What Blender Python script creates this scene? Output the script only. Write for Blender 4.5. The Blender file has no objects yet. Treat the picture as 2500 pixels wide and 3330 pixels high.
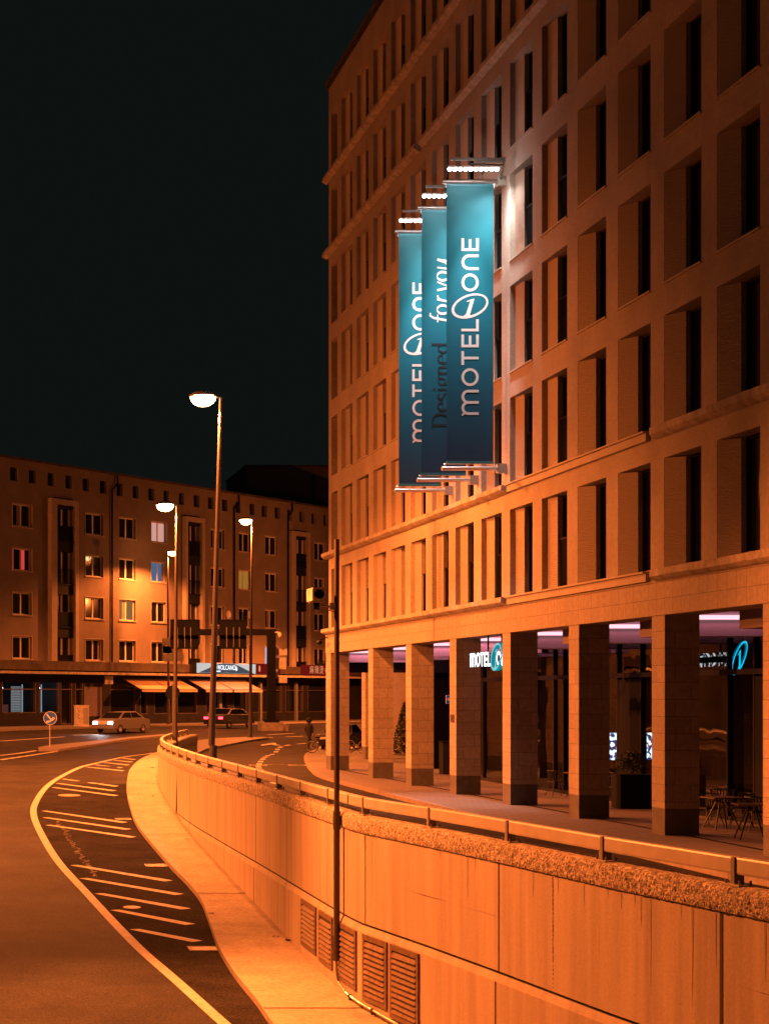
import bpy, math, random
from mathutils import Vector, Matrix
random.seed(7)
S = bpy.context.scene
C = S.collection
PI = math.pi
# ---------------------------------------------------------------- camera, world, exposure
F, VX, HY, CAMZ = 6000.0, -152.0, 2264.0, 3.03      # photo-pixel calibration (2500 x 3330)
cd = bpy.data.cameras.new('camera'); cam = bpy.data.objects.new('camera', cd); C.objects.link(cam)
cam.location = (0, 0, CAMZ); cam.rotation_euler = (PI/2, 0, 0)
cd.sensor_fit = 'HORIZONTAL'; cd.sensor_width = 36; cd.lens = F/2500*36
cd.shift_x = (1250-VX)/2500; cd.shift_y = (HY-1665)/2500
cd.clip_start = 0.1; cd.clip_end = 2000
S.camera = cam
W = bpy.data.worlds.new('World'); S.world = W; W.use_nodes = True
wn = W.node_tree.nodes; bg = wn['Background']
bg.inputs[0].default_value = (0.0042, 0.0060, 0.0056, 1); bg.inputs[1].default_value = 1.0
S.view_settings.view_transform = 'Standard'; S.view_settings.look = 'None'
S.view_settings.exposure = 0; S.view_settings.gamma = 1
S.cycles.use_denoising = True
S.cycles.sample_clamp_indirect = 4
S.cycles.max_bounces = 6
SOD = (1.0, 0.205, 0.037)        # sodium lamp colour

# ---------------------------------------------------------------- helpers
def lerp_table(t, y):
    if y <= t[0][0]: return t[0][1]
    for (a, b), (c, d) in zip(t, t[1:]):
        if y <= c: return b+(d-b)*(y-a)/(c-a)
    return t[-1][1]
ZS = [(5,-3.6),(20,-2.9),(30,-2.42),(38,-2.12),(45,-1.8),(51,-1.47),(58,-1.12),(66,-.7),(74,-.28),(82,0),(100,0),(130,.8),(600,.8)]
ZU = [(0,0),(100,0),(130,.8),(600,.8)]
KERB = .12
def zs(y): return lerp_table(ZS, y)
def zu(y): return lerp_table(ZU, y)
def px(x, y, f=None, off=0.0):
    """photo pixel -> point on a height function f(Y)+off"""
    f = f or zu
    lo, hi = 12.0, 590.0
    for _ in range(60):
        m = (lo+hi)/2
        if (CAMZ-f(m)-off)*F/m > (y-HY): lo = m
        else: hi = m
    return Vector(((x-VX)*lo/F, lo, f(lo)+off))
def at(x, y, Y): return Vector(((x-VX)*Y/F, Y, CAMZ-(y-HY)*Y/F))

class MB:
    def __init__(s): s.v = []; s.f = []; s.m = []; s.sm = []
    def face(s, pts, m=0, smooth=False):
        b = len(s.v); s.v += [tuple(p) for p in pts]; s.f.append(tuple(range(b, b+len(pts)))); s.m.append(m); s.sm.append(smooth)
    def box(s, x0, x1, y0, y1, z0, z1, m=0, M=None):
        p = [Vector((x, y, z)) for x in (x0, x1) for y in (y0, y1) for z in (z0, z1)]
        if M: p = [M @ q for q in p]
        for i in ((0,1,3,2),(4,6,7,5),(0,4,5,1),(2,3,7,6),(0,2,6,4),(1,5,7,3)): s.face([p[j] for j in i], m)
        return s
    def prism(s, poly, z0, z1, m=0, M=None, top=None):
        """poly: list of (x,y); extrude z0..z1"""
        a = [Vector((x, y, z0)) for x, y in poly]; b = [Vector((x, y, z1)) for x, y in poly]
        if M: a = [M @ q for q in a]; b = [M @ q for q in b]
        n = len(poly)
        s.face(b, m if top is None else top); s.face(a[::-1], m)
        for i in range(n): s.face([a[i], a[(i+1) % n], b[(i+1) % n], b[i]], m)
        return s
    def tube(s, p0, p1, r0, r1=None, n=10, m=0, caps=True):
        p0 = Vector(p0); p1 = Vector(p1); r1 = r0 if r1 is None else r1
        d = (p1-p0).normalized(); a = d.orthogonal().normalized(); b = d.cross(a)
        A = [p0+(a*math.cos(2*PI*i/n)+b*math.sin(2*PI*i/n))*r0 for i in range(n)]
        B = [p1+(a*math.cos(2*PI*i/n)+b*math.sin(2*PI*i/n))*r1 for i in range(n)]
        for i in range(n): s.face([A[i], A[(i+1) % n], B[(i+1) % n], B[i]], m, True)
        if caps: s.face(A[::-1], m); s.face(B, m)
        return s
    def path(s, pts, r, n=8, m=0):
        for a, b in zip(pts, pts[1:]): s.tube(a, b, r, r, n, m)
        return s
    def lathe(s, prof, c, n=16, m=0, sx=1, sy=1, M=None):
        """prof: list of (r,z)"""
        rings = []
        for r, z in prof:
            ring = [Vector((math.cos(2*PI*i/n)*r*sx, math.sin(2*PI*i/n)*r*sy, z)) for i in range(n)]
            if M: ring = [M @ q for q in ring]
            rings.append([q+Vector(c) for q in ring])
        for a, b in zip(rings, rings[1:]):
            for i in range(n): s.face([a[i], a[(i+1) % n], b[(i+1) % n], b[i]], m, True)
        return s
    def torus(s, c, ax, R, r, n=28, k=8, m=0):
        ax = Vector(ax).normalized(); a = ax.orthogonal().normalized(); b = ax.cross(a); c = Vector(c)
        P = []
        for i in range(n):
            t = 2*PI*i/n; d = a*math.cos(t)+b*math.sin(t)
            P.append([c+d*(R+r*math.cos(2*PI*j/k))+ax*(r*math.sin(2*PI*j/k)) for j in range(k)])
        for i in range(n):
            for j in range(k): s.face([P[i][j], P[(i+1) % n][j], P[(i+1) % n][(j+1) % k], P[i][(j+1) % k]], m, True)
        return s
    def mesh(s, name, mats):
        me = bpy.data.meshes.new(name); me.from_pydata(s.v, [], s.f); me.update()
        for mt in mats: me.materials.append(mt)
        me.polygons.foreach_set('material_index', s.m); me.polygons.foreach_set('use_smooth', s.sm)
        uv = me.uv_layers.new(name='UVMap').data
        Z = Vector((0, 0, 1))
        for p in me.polygons:
            n = p.normal
            d = Z.cross(n)
            if d.length < .3: U, V2 = Vector((1, 0, 0)), Vector((0, 1, 0))
            else:
                U = d.normalized(); V2 = n.cross(U)
                if abs(U.x) > abs(U.y): U = U if U.x > 0 else -U
                else: U = U if U.y > 0 else -U
            for li in p.loop_indices:
                co = me.vertices[me.loops[li].vertex_index].co
                uv[li].uv = (co.dot(U), co.dot(V2) if V2.z >= 0 else -co.dot(V2))
        return me
def link(name, me, parent=None, loc=None, label=None):
    o = bpy.data.objects.new(name, me); C.objects.link(o)
    if parent:
        o.parent = parent
        if loc is None: loc = -parent.location if parent.type == 'EMPTY' else Vector()
    if loc is not None: o.location = loc
    if label: o['label'] = label
    return o
def part(name, mb, parent, mats, label=None, local=False, loc=None):
    if not isinstance(mats, (list, tuple)): mats = [mats]
    me = mb.mesh(name, mats)
    if local and loc is None: loc = Vector()
    return link(name, me, parent, loc, label)
def tag(o, label, cat, group=None):
    o['label'] = label; o['category'] = cat
    if group: o['group'] = group
    return o
def thing(name, label, cat, loc=(0, 0, 0), group=None, rz=0):
    o = bpy.data.objects.new(name, None); C.objects.link(o); o.location = loc; o.rotation_euler = (0, 0, rz)
    o.empty_display_size = .2
    return tag(o, label, cat, group)
def single(name, mb, mats, label, cat, group=None):
    return tag(part(name, mb, None, mats), label, cat, group)
def struct(name, mb, mats):
    o = part(name, mb, None, mats); o['kind'] = 'structure'; return o
def dup(o, parent=None, first=True, label=None, loc=None, rz=None):
    c = o.copy(); C.objects.link(c)
    if parent: c.parent = parent
    if first:
        if loc is not None: c.location = loc
        if rz is not None: c.rotation_euler = (0, 0, rz)
        if label: c['label'] = label
    for ch in list(o.children): dup(ch, c, False)
    return c
def add_mods(o, bevel=None, subsurf=None):
    if bevel:
        b = o.modifiers.new('bevel', 'BEVEL'); b.width = bevel; b.segments = 2; b.limit_method = 'ANGLE'
    if subsurf:
        b = o.modifiers.new('sub', 'SUBSURF'); b.levels = subsurf; b.render_levels = subsurf

# ---------------------------------------------------------------- materials
def mat(name, col, rough=.7, metal=0, spec=.5, emit=None, es=0, noise=0, nscale=2.0, bump=0, bscale=20, col2=None, streak=False, coord='Object'):
    m = bpy.data.materials.new(name); m.use_nodes = True; N = m.node_tree.nodes; L = m.node_tree.links
    b = N['Principled BSDF']
    b.inputs['Base Color'].default_value = (*col, 1); b.inputs['Roughness'].default_value = rough
    b.inputs['Metallic'].default_value = metal; b.inputs['Specular IOR Level'].default_value = spec
    if emit: b.inputs['Emission Color'].default_value = (*emit, 1); b.inputs['Emission Strength'].default_value = es
    if noise or bump:
        tc = N.new('ShaderNodeTexCoord')
    if noise:
        mp = N.new('ShaderNodeMapping'); L.new(tc.outputs[coord], mp.inputs[0])
        if streak: mp.inputs['Scale'].default_value = (1, 1, .07)
        nz = N.new('ShaderNodeTexNoise'); nz.inputs['Scale'].default_value = nscale; nz.inputs['Detail'].default_value = 7; nz.inputs['Roughness'].default_value = .62
        L.new(mp.outputs[0], nz.inputs['Vector'])
        r = N.new('ShaderNodeValToRGB'); L.new(nz.outputs['Fac'], r.inputs[0])
        r.color_ramp.elements[0].position = .33; r.color_ramp.elements[1].position = .68
        c2 = col2 or tuple(c*(1-noise) for c in col)
        r.color_ramp.elements[0].color = (*c2, 1); r.color_ramp.elements[1].color = (*[min(1, c*(1+noise*.35)) for c in col], 1)
        L.new(r.outputs[0], b.inputs['Base Color'])
        m['ramp'] = 1
    if bump:
        nb = N.new('ShaderNodeTexNoise'); nb.inputs['Scale'].default_value = bscale; nb.inputs['Detail'].default_value = 5
        L.new(tc.outputs['Object'], nb.inputs['Vector'])
        bp = N.new('ShaderNodeBump'); bp.inputs['Strength'].default_value = bump; bp.inputs['Distance'].default_value = .02
        L.new(nb.outputs['Fac'], bp.inputs['Height']); L.new(bp.outputs[0], b.inputs['Normal'])
    return m
def brick(name, c1, c2, mortar, bw, rh, ms, off=.5, shift=(0, 0), rough=.7):
    m = bpy.data.materials.new(name); m.use_nodes = True; N = m.node_tree.nodes; L = m.node_tree.links
    b = N['Principled BSDF']; b.inputs['Roughness'].default_value = rough
    uv = N.new('ShaderNodeUVMap'); mp = N.new('ShaderNodeMapping'); mp.inputs['Location'].default_value = (*shift, 0)
    L.new(uv.outputs[0], mp.inputs[0])
    t = N.new('ShaderNodeTexBrick'); L.new(mp.outputs[0], t.inputs[0])
    t.offset = off; t.inputs['Scale'].default_value = 1; t.inputs['Brick Width'].default_value = bw; t.inputs['Row Height'].default_value = rh
    t.inputs['Mortar Size'].default_value = ms; t.inputs['Mortar Smooth'].default_value = .1; t.inputs['Bias'].default_value = 0
    t.inputs['Color1'].default_value = (*c1, 1); t.inputs['Color2'].default_value = (*c2, 1); t.inputs['Mortar'].default_value = (*mortar, 1)
    tc = N.new('ShaderNodeTexCoord'); nz = N.new('ShaderNodeTexNoise'); nz.inputs['Scale'].default_value = 9; nz.inputs['Detail'].default_value = 8; nz.inputs['Roughness'].default_value = .7
    L.new(tc.outputs['Object'], nz.inputs['Vector'])
    mr = N.new('ShaderNodeMapRange'); mr.inputs[1].default_value = .3; mr.inputs[2].default_value = .7; mr.inputs[3].default_value = .72; mr.inputs[4].default_value = 1.12
    L.new(nz.outputs['Fac'], mr.inputs[0])
    mx = N.new('ShaderNodeMix'); mx.data_type = 'RGBA'; mx.blend_type = 'MULTIPLY'; mx.inputs[0].default_value = 1
    L.new(t.outputs['Color'], mx.inputs[6]); L.new(mr.outputs[0], mx.inputs[7]); L.new(mx.outputs[2], b.inputs['Base Color'])
    bp = N.new('ShaderNodeBump'); bp.inputs['Strength'].default_value = .4; bp.inputs['Distance'].default_value = .01; bp.invert = True
    L.new(t.outputs['Fac'], bp.inputs['Height']); L.new(bp.outputs[0], b.inputs['Normal'])
    return m
def glow(name, col, s):
    m = bpy.data.materials.new(name); m.use_nodes = True; N = m.node_tree.nodes; N.clear()
    e = N.new('ShaderNodeEmission'); e.inputs[0].default_value = (*col, 1); e.inputs[1].default_value = s
    o = N.new('ShaderNodeOutputMaterial'); m.node_tree.links.new(e.outputs[0], o.inputs[0]); return m
def thin_glass(name, tint=(.5, .5, .5), fac=.12):
    m = bpy.data.materials.new(name); m.use_nodes = True; N = m.node_tree.nodes; N.clear(); L = m.node_tree.links
    t = N.new('ShaderNodeBsdfTransparent'); t.inputs[0].default_value = (*tint, 1)
    g = N.new('ShaderNodeBsdfGlossy'); g.inputs['Roughness'].default_value = .015; g.inputs[0].default_value = (.42, .42, .44, 1)
    lw = N.new('ShaderNodeFresnel'); lw.inputs[0].default_value = 1.6
    ad = N.new('ShaderNodeMath'); ad.operation = 'ADD'; ad.inputs[1].default_value = fac; ad.use_clamp = True
    L.new(lw.outputs[0], ad.inputs[0])
    nz = N.new('ShaderNodeTexNoise'); nz.inputs['Scale'].default_value = .7; tc = N.new('ShaderNodeTexCoord'); L.new(tc.outputs['Object'], nz.inputs['Vector'])
    bp = N.new('ShaderNodeBump'); bp.inputs['Strength'].default_value = .03; bp.inputs['Distance'].default_value = .2; L.new(nz.outputs[0], bp.inputs['Height']); L.new(bp.outputs[0], g.inputs['Normal'])
    mx = N.new('ShaderNodeMixShader'); L.new(ad.outputs[0], mx.inputs[0]); L.new(t.outputs[0], mx.inputs[1]); L.new(g.outputs[0], mx.inputs[2])
    o = N.new('ShaderNodeOutputMaterial'); L.new(mx.outputs[0], o.inputs[0]); return m

M_plaster = mat('plaster', (.46, .40, .33), .85, noise=.22, nscale=.6, bump=.35, bscale=55)
M_rib = mat('ribbed_render', (.50, .43, .35), .8)
M_clad = brick('stone_cladding', (.43, .36, .29), (.40, .335, .27), (.22, .17, .13), .46, .36, .008, 0.0, (0, -.115))
M_col = brick('column_stone', (.44, .38, .32), (.36, .31, .26), (.22, .18, .14), .754, .372, .008, .55, (.17, .02))
M_plinth = mat('plinth_stone', (.13, .12, .11), .6, noise=.3, nscale=4)
M_ledge = mat('ledge_stone', (.5, .44, .36), .8, noise=.45, nscale=3.5, bump=.5, bscale=14)
M_ledge2 = mat('ledge_clean', (.50, .44, .36), .75, noise=.12, nscale=1.5)
M_glass = mat('dark_glass', (.006, .008, .010), .06, spec=.35)
M_frame = mat('dark_frame', (.012, .012, .014), .6, spec=.15)
M_black = mat('black_paint', (.008, .009, .010), .7, spec=.08)
M_conc = mat('retaining_concrete', (.43, .36, .28), .82, noise=.3, nscale=2.4, streak=True, bump=.15, bscale=30)
M_cope = mat('exposed_aggregate', (.60, .52, .42), .95, noise=.6, nscale=11, bump=.8, bscale=60)
M_joint = mat('joint_dark', (.035, .028, .022), .95)  # shared dark tone for joints, wall groove, vent recess and drain pit
M_asph = mat('asphalt', (.033, .031, .029), .70, noise=.5, nscale=.5, bump=.5, bscale=90, spec=.065)
M_asph2 = mat('rough_asphalt', (.034, .032, .030), 1.0, noise=.4, nscale=.8, bump=.6, bscale=90, spec=.02)
def speckle(m, sc=70, lo=.55, hi=1.5):
    N = m.node_tree.nodes; L = m.node_tree.links; b = N['Principled BSDF']; src = b.inputs['Base Color'].links[0].from_socket
    tc = N.new('ShaderNodeTexCoord'); nz = N.new('ShaderNodeTexNoise'); nz.inputs['Scale'].default_value = sc; nz.inputs['Detail'].default_value = 3; L.new(tc.outputs['Object'], nz.inputs['Vector'])
    mr = N.new('ShaderNodeMapRange'); mr.inputs[1].default_value = .35; mr.inputs[2].default_value = .65; mr.inputs[3].default_value = lo; mr.inputs[4].default_value = hi; L.new(nz.outputs['Fac'], mr.inputs[0])
    mx = N.new('ShaderNodeMix'); mx.data_type = 'RGBA'; mx.blend_type = 'MULTIPLY'; mx.inputs[0].default_value = 1
    L.new(src, mx.inputs[6]); L.new(mr.outputs[0], mx.inputs[7]); L.new(mx.outputs[2], b.inputs['Base Color'])
speckle(M_asph, 26, .45, 1.6); speckle(M_asph2, 26, .5, 1.5)
M_paint = mat('road_paint', (.46, .42, .35), .7, noise=.35, nscale=9)
M_pave = brick('paving_slabs', (.20, .18, .17), (.17, .155, .145), (.07, .06, .055), .6, .4, .012)
M_walk = mat('ramp_walk_concrete', (.42, .36, .28), .8, noise=.25, nscale=1.2, bump=.3, bscale=40)
M_kerb = mat('kerb_stone', (.26, .22, .18), .85, noise=.3, nscale=4)
M_galv = mat('galvanised_steel', (.46, .42, .36), .5, metal=.12, noise=.15, nscale=3)
M_post = mat('post_steel', (.20, .18, .16), .55, metal=.2)
M_steel = mat('brushed_steel', (.72, .68, .64), .28, metal=1)
M_pole = mat('pole_grey', (.085, .075, .065), .5, metal=.2)
M_pole2 = mat('pole_brown', (.075, .062, .05), .45, metal=.3)
M_ltrim = mat('pale_trim', (.42, .36, .29), .8, noise=.15, nscale=2)
M_apt = mat('apartment_render', (.25, .205, .165), .9, noise=.22, nscale=.5, bump=.3, bscale=40)
M_aptf = mat('white_window_frame', (.75, .68, .58), .6)
M_aptg = mat('apartment_pane', (.012, .012, .013), .08, spec=.5)
M_dark = mat('dark_panel', (.018, .021, .021), .75, spec=.1)
M_rust = mat('canopy_metal', (.085, .065, .05), .8, noise=.5, nscale=1.2)
M_awn = mat('awning_fabric', (.62, .45, .30), .85)
M_tin = mat('cabinet_paint', (.62, .56, .48), .7, noise=.35, nscale=2.5)
speckle(M_cope, 30, .25, 1.25); speckle(M_conc, 30, .93, 1.05); speckle(M_walk, 12, .8, 1.15); speckle(M_plaster, 14, .9, 1.08)
M_vent = mat('vent_metal', (.17, .12, .085), .6, metal=.2, noise=.4, nscale=8)
M_lens = mat('black_lens', (.004, .004, .005), .08)
M_lamp = glow('sodium_lens', (1.0, .66, .28), 24)
M_led = glow('white_led', (1.0, .86, .84), 45)
M_pink = glow('pink_led_strip', (1.0, .50, .58), 1.6)
M_neonw = glow('white_neon', (.86, .96, 1.0), 5)
M_neont = glow('teal_neon', (.25, .72, .76), .85)
M_teal = mat('teal_side', (.0, .10, .12), .3)
M_shop = thin_glass('shop_glass')
M_int = mat('dark_interior', (.03, .025, .022), .8)
M_chair = mat('chair_black', (.02, .02, .022), .45)
M_wood = mat('table_top', (.10, .065, .04), .5)
M_leaf = mat('dark_leaf', (.03, .045, .02), .7)
M_white = mat('white_print', (.78, .74, .72), .6)
M_navy = mat('navy_print', (.006, .014, .024), .6)
M_red = glow('red_sign', (.16, .008, .006), .9)
M_redtx = glow('red_sign_text', (1.0, .32, .12), .8)
M_blue = mat('sign_blue', (.008, .12, .75), .4)
M_skin = mat('skin', (.35, .2, .13), .6)
M_cloth = mat('dark_coat', (.018, .018, .02), .85)
M_tyre = mat('tyre', (.015, .015, .015), .8)
M_carp = mat('car_paint_dark', (.02, .022, .028), .5, spec=.2)
M_carg = mat('car_paint_grey', (.14, .14, .15), .3, spec=.6)
M_head = glow('headlight', (.9, .95, 1.0), 25)
M_tail = glow('taillight', (1.0, .03, .05), 9)
# banner print: printed teal-to-navy gradient by height
def banner_mat():
    m = bpy.data.materials.new('banner_print'); m.use_nodes = True; N = m.node_tree.nodes; L = m.node_tree.links
    b = N['Principled BSDF']; b.inputs['Roughness'].default_value = .55; b.inputs['Specular IOR Level'].default_value = .3
    tc = N.new('ShaderNodeTexCoord'); sp = N.new('ShaderNodeSeparateXYZ'); L.new(tc.outputs['Generated'], sp.inputs[0])
    r = N.new('ShaderNodeValToRGB'); L.new(sp.outputs[2], r.inputs[0])
    e = r.color_ramp.elements; e[0].position = 0; e[0].color = (.020, .058, .13, 1); e[1].position = 1; e[1].color = (.022, .17, .215, 1)
    for p, c in ((.22, (.005, .095, .17)), (.5, (.002, .135, .205)), (.75, (.003, .155, .21))):
        k = e.new(p); k.color = (*c, 1)
    L.new(r.outputs[0], b.inputs['Base Color']); return m
M_banner = banner_mat()
M_bhem = mat('banner_hem', (.03, .22, .28), .6)

# ---------------------------------------------------------------- plan curves
WALL = [(19.0,8.66),(20.3,8.46),(22.8,8.12),(26.4,7.76),(29,7.46),(31.9,7.07),(33.2,7.04),(36.9,7.08),(42.2,7.16),(46.7,7.2),(50.8,7.24),(56.2,7.32),(61.6,7.5),(66.5,7.72),(71.5,8.03),(77,8.56),(83,9.42),(89,10.5),(95,11.68),(100,12.78)]
WALL = [(-4,11.6),(10,9.85)]+WALL
KE = [(-4,13.3),(45,13.35),(60,13.6),(70,14.0),(77,14.9),(86,16.4),(94.6,18),(101,19.6),(107,22.4),(112,29),(118,60)]
def crv(t, y): return lerp_table(t, y)
def smooth(pts, n=6):
    """Catmull-Rom through (x,y) points"""
    out = []
    P = [pts[0]]+list(pts)+[pts[-1]]
    for i in range(1, len(P)-2):
        for k in range(n):
            t = k/n; p0, p1, p2, p3 = P[i-1], P[i], P[i+1], P[i+2]
            out.append(tuple(.5*(2*p1[j]+(p2[j]-p0[j])*t+(2*p0[j]-5*p1[j]+4*p2[j]-p3[j])*t*t+(3*p1[j]-p0[j]-3*p2[j]+p3[j])*t**3) for j in range(len(pts[0]))))
    out.append(tuple(pts[-1])); return out
wall_near = [(x, y) for y, x in WALL if y <= 31.9]
wall_far = smooth([(x, y) for y, x in WALL if y >= 31.9], 5)
wall_pl = wall_near[:-1]+wall_far            # straight panels up to the bend, then the curve
WT = sorted((y, x) for x, y in wall_pl)
def wx(y): return crv(WT, y)

# ---------------------------------------------------------------- ground, roads
def sheet(rows, m=0, mb=None):
    """rows: list of lists of points, equal length"""
    mb = mb or MB()
    for a, b in zip(rows, rows[1:]):
        for i in range(len(a)-1): mb.face([a[i], a[i+1], b[i+1], b[i]], m, True)
    return mb
ys = sorted(set([-4+2*i for i in range(67)]+[5, 45, 51, 140, 160, 200, 300, 600, 1200]))
# lower ramp road
rows = [[(x, y, zs(y)-KERB) for x in (-12, -6, 0, 3, wx(y) if y < 82 else 9.2)] for y in ys if y <= 82]
struct('ramp_road', sheet(rows), M_asph)
rows = []
for y in [v for v in ys if v <= 82]: rows.append([(x, y, zu(y)-KERB) for x in (wx(y), 10, 13, 20, 60)])
for i, r in enumerate(rows): rows[i] = [(max(p[0], r[0][0]) if k else p[0], p[1], p[2]) for k, p in enumerate(r)]
mb = sheet(rows)
rows = [[(x, y, zu(y)-KERB) for x in (-300, -60, -12, 0, 9.2, 20, 60, 300)] for y in ys if y >= 82]
sheet(rows, 0, mb)
mb.face([(60, -4, -KERB), (400, -4, -KERB), (400, 82, -KERB), (60, 82, -KERB)])
struct('street', mb, M_asph)
mb = MB(); mb.face([(-300, -4, 0), (-12.4, -4, 0), (-12.4, 82, 0), (-300, 82, 0)])
struct('far_pavement', mb, M_pave)
# hotel pavement with kerb
ke = smooth([(x, y) for y, x in KE], 5)
mb = MB()
for (x0, y0), (x1, y1) in zip(ke, ke[1:]):
    z0, z1 = zu(y0), zu(y1)
    mb.face([(x0+.15, y0, z0), (70, y0, z0), (70, y1, z1), (x1+.15, y1, z1)], 0)
    mb.face([(x0, y0, z0), (x0+.15, y0, z0), (x1+.15, y1, z1), (x1, y1, z1)], 1)
    mb.face([(x0, y0, z0-KERB-.02), (x0, y0, z0), (x1, y1, z1), (x1, y1, z1-KERB-.02)], 1)
struct('hotel_pavement', mb, [M_pave, M_kerb])
mb = MB(); mb.box(15.85, 15.97, 30, 76, -.05, .004)
struct('drain_line', mb, M_black)
# walkway strip along the ramp wall
WALK = [(506,2447),(462,2466),(432,2490),(419,2509.5),(412,2567),(426,2632),(451.6,2690),(549,2806),(602,2860),(650,2918),(678,2985),(712,3080),(766,3167),(831,3246.5),(889,3330),(960,3420)]
wk = [px(x, y, zs) for x, y in WALK]
wk[8:9] = [wk[8]]
wk = wk[::-1]
wk = [Vector((wk[0].x-.05, 15, zs(15)))]+wk
wks = smooth([(p.x, p.y) for p in wk], 4)
mb = MB()
for (x0, y0), (x1, y1) in zip(wks, wks[1:]):
    z0, z1 = zs(y0), zs(y1); a, b = wx(y0)+.02, wx(y1)+.02
    if a < x0: a = x0+.01
    if b < x1: b = x1+.01
    mb.face([(x0+.1, y0, z0), (a, y0, z0), (b, y1, z1), (x1+.1, y1, z1)], 0)
    mb.face([(x0, y0, z0), (x0+.1, y0, z0), (x1+.1, y1, z1), (x1, y1, z1)], 0)
    mb.face([(x0, y0, z0-KERB-.02), (x0, y0, z0), (x1, y1, z1), (x1, y1, z1-KERB-.02)], 1)
WK = sorted((y, x) for x, y in wks)
for yy, w in ((2511, .05), (2713, .05), (2906, .09), (3280, .07)):
    p = px({2511: 450, 2713: 530, 2906: 730, 3280: 950}[yy], yy, zs)
    y = p.y; x0 = crv(WK, y)+.01
    mb.face([(x0, y-w/2, zs(y)+.004), (wx(y), y-w/2, zs(y)+.004), (wx(y), y+w/2, zs(y)+.006), (x0, y+w/2, zs(y)+.006)], 2)
struct('ramp_walkway', mb, [M_walk, M_kerb, M_joint])

# ---- markings on the ramp road
def strip(mb, pts, w, f, off, m=0):
    P = [Vector(p) for p in pts]
    L, R = [], []
    for i, p in enumerate(P):
        d = (P[min(i+1, len(P)-1)]-P[max(i-1, 0)]); d.z = 0; d.normalize(); n = Vector((-d.y, d.x, 0))*w/2
        a, b = p+n, p-n
        L.append((a.x, a.y, f(a.y)+off)); R.append((b.x, b.y, f(b.y)+off))
    for i in range(len(P)-1): mb.face([L[i], L[i+1], R[i+1], R[i]], m)
roadlow = lambda y: zs(y)-KERB
EDGE = [(498,2449.6),(405,2463),(289,2489),(217,2517),(152,2560),(116,2611),(110,2654),(137,2719),(191,2806),(289,2914),(376,3008),(462,3095),(578,3196),(722,3326),(830,3420)]
e = [px(x, y, roadlow) for x, y in EDGE]
e = smooth([(p.x, p.y, p.z) for p in e], 5)
WY = sorted((p[1], p[0]) for p in e)
mb = MB(); ya = [26+.5*i for i in range(100)]; ya = [y for y in ya if WY[0][0] < y < min(WY[-1][0], 73.5)]
# near the top the edge line swings across: use it only where it is single valued
sheet([[(lerp_table(WY, y), y, roadlow(y)+.004), ((lerp_table(WY, y)+crv(WK, y))/2, y, roadlow(y)+.004), (crv(WK, y)-.01, y, roadlow(y)+.004)] for y in ya if lerp_table(WY, y) < crv(WK, y)-.05], 0, mb)
struct('hatched_apron', mb, M_asph2)
mb = MB(); strip(mb, e, .22, roadlow, .010)
def hb(L, R, o=(0, 2300), s=.7225):
    L = (o[0]+L[0]*s, o[1]+L[1]*s); R = (o[0]+R[0]*s, o[1]+R[1]*s)
    k1 = (L[1]-HY)/690; k2 = (R[1]-HY)/690
    q = [L, (L[0]+31*k1, L[1]-1.2*k1), (R[0], R[1]-1), (R[0]-31*k2, R[1]+2.6*k2)]
    P = [px(a, b, roadlow) for a, b in q]
    for p in P: p.z = roadlow(p.y)+.010
    mb.face(P)
for a, b in (((275,325),(535,358)),((250,345),(525,378)),((230,363),(535,400)),((185,469),(575,521)),((190,499),(592,552)),((203,533),(615,587)),
             ((315,714),(778,784)),((355,773),(828,845)),((425,842),(860,910)),((495,916),(880,980)),((580,1003),(912,1056))): hb(a, b)
for a, b in (((1165,377),(1315,390)),((1085,397),(1285,414)),((985,418),(1255,443)),((905,441),(1190,470)),((820,462),(1205,499))): hb(a, b, (0, 2340), .3371)
rr = random.Random(11)
for i in range(70):                                    # remains of an old scraped-off line
    t = i/70; q = px(188+t*125+rr.uniform(-9, 9), 2672+t*185, roadlow); w = rr.uniform(.02, .10); h = rr.uniform(.03, .12)
    mb.face([(q.x-w, q.y-h, roadlow(q.y-h)+.008), (q.x+w*.6, q.y-h*.5, roadlow(q.y-h*.5)+.008), (q.x+w, q.y+h, roadlow(q.y+h)+.008), (q.x-w*.5, q.y+h*.4, roadlow(q.y+h*.4)+.008)], 1)
struct('ramp_road_marking', mb, [M_paint, mat('old_paint', (.13, .115, .10), .9, noise=.4, nscale=12)])
# street markings
mb = MB(); roadup = lambda y: zu(y)-KERB
for seg in ([(0,2458),(60,2451),(118,2442)], [(0,2472),(90,2459),(182,2445)], [(0,2411),(110,2404),(209,2397)], [(238,2392),(318,2389.5)], [(870,2390),(955,2386)], [(930,2397),(985,2395)], [(868,2399.5),(887,2399)], [(1030,2390),(1062,2387)]):
    strip(mb, [px(x, y, roadup) for x, y in seg], .3, roadup, .006)
D = [(13.2,76),(13.05,78.4),(13.9,84),(16,94.7),(17.6,101),(19.7,108.9),(24,114)]
D = [(11.0,20),(10.85,48),(10.9,56),(11.2,63),(12.0,70)]+D[1:]
ds = smooth([(a, b, 0) for a, b in D], 14)
acc = 0; cur = [ds[0]]; on = True
for a, b in zip(ds, ds[1:]):
    acc += math.dist(a, b); cur.append(b)
    if acc > (1.0 if on else 1.0):
        if on: strip(mb, cur, .25, roadup, .006)
        on = not on; acc = 0; cur = [b]
def poly_on(mb, pts, f, off, m=0):
    P = [px(x, y, f) for x, y in pts]
    for p in P: p.z = f(p.y)+off
    mb.face(P, m)
# straight/right arrow
poly_on(mb, [(848,2426),(850,2422.5),(884,2417.5),(880,2422)], roadup, .006)
poly_on(mb, [(880,2417),(897,2417),(898,2422),(914,2424.5),(896,2424.5),(880,2421)], roadup, .006)
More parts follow.
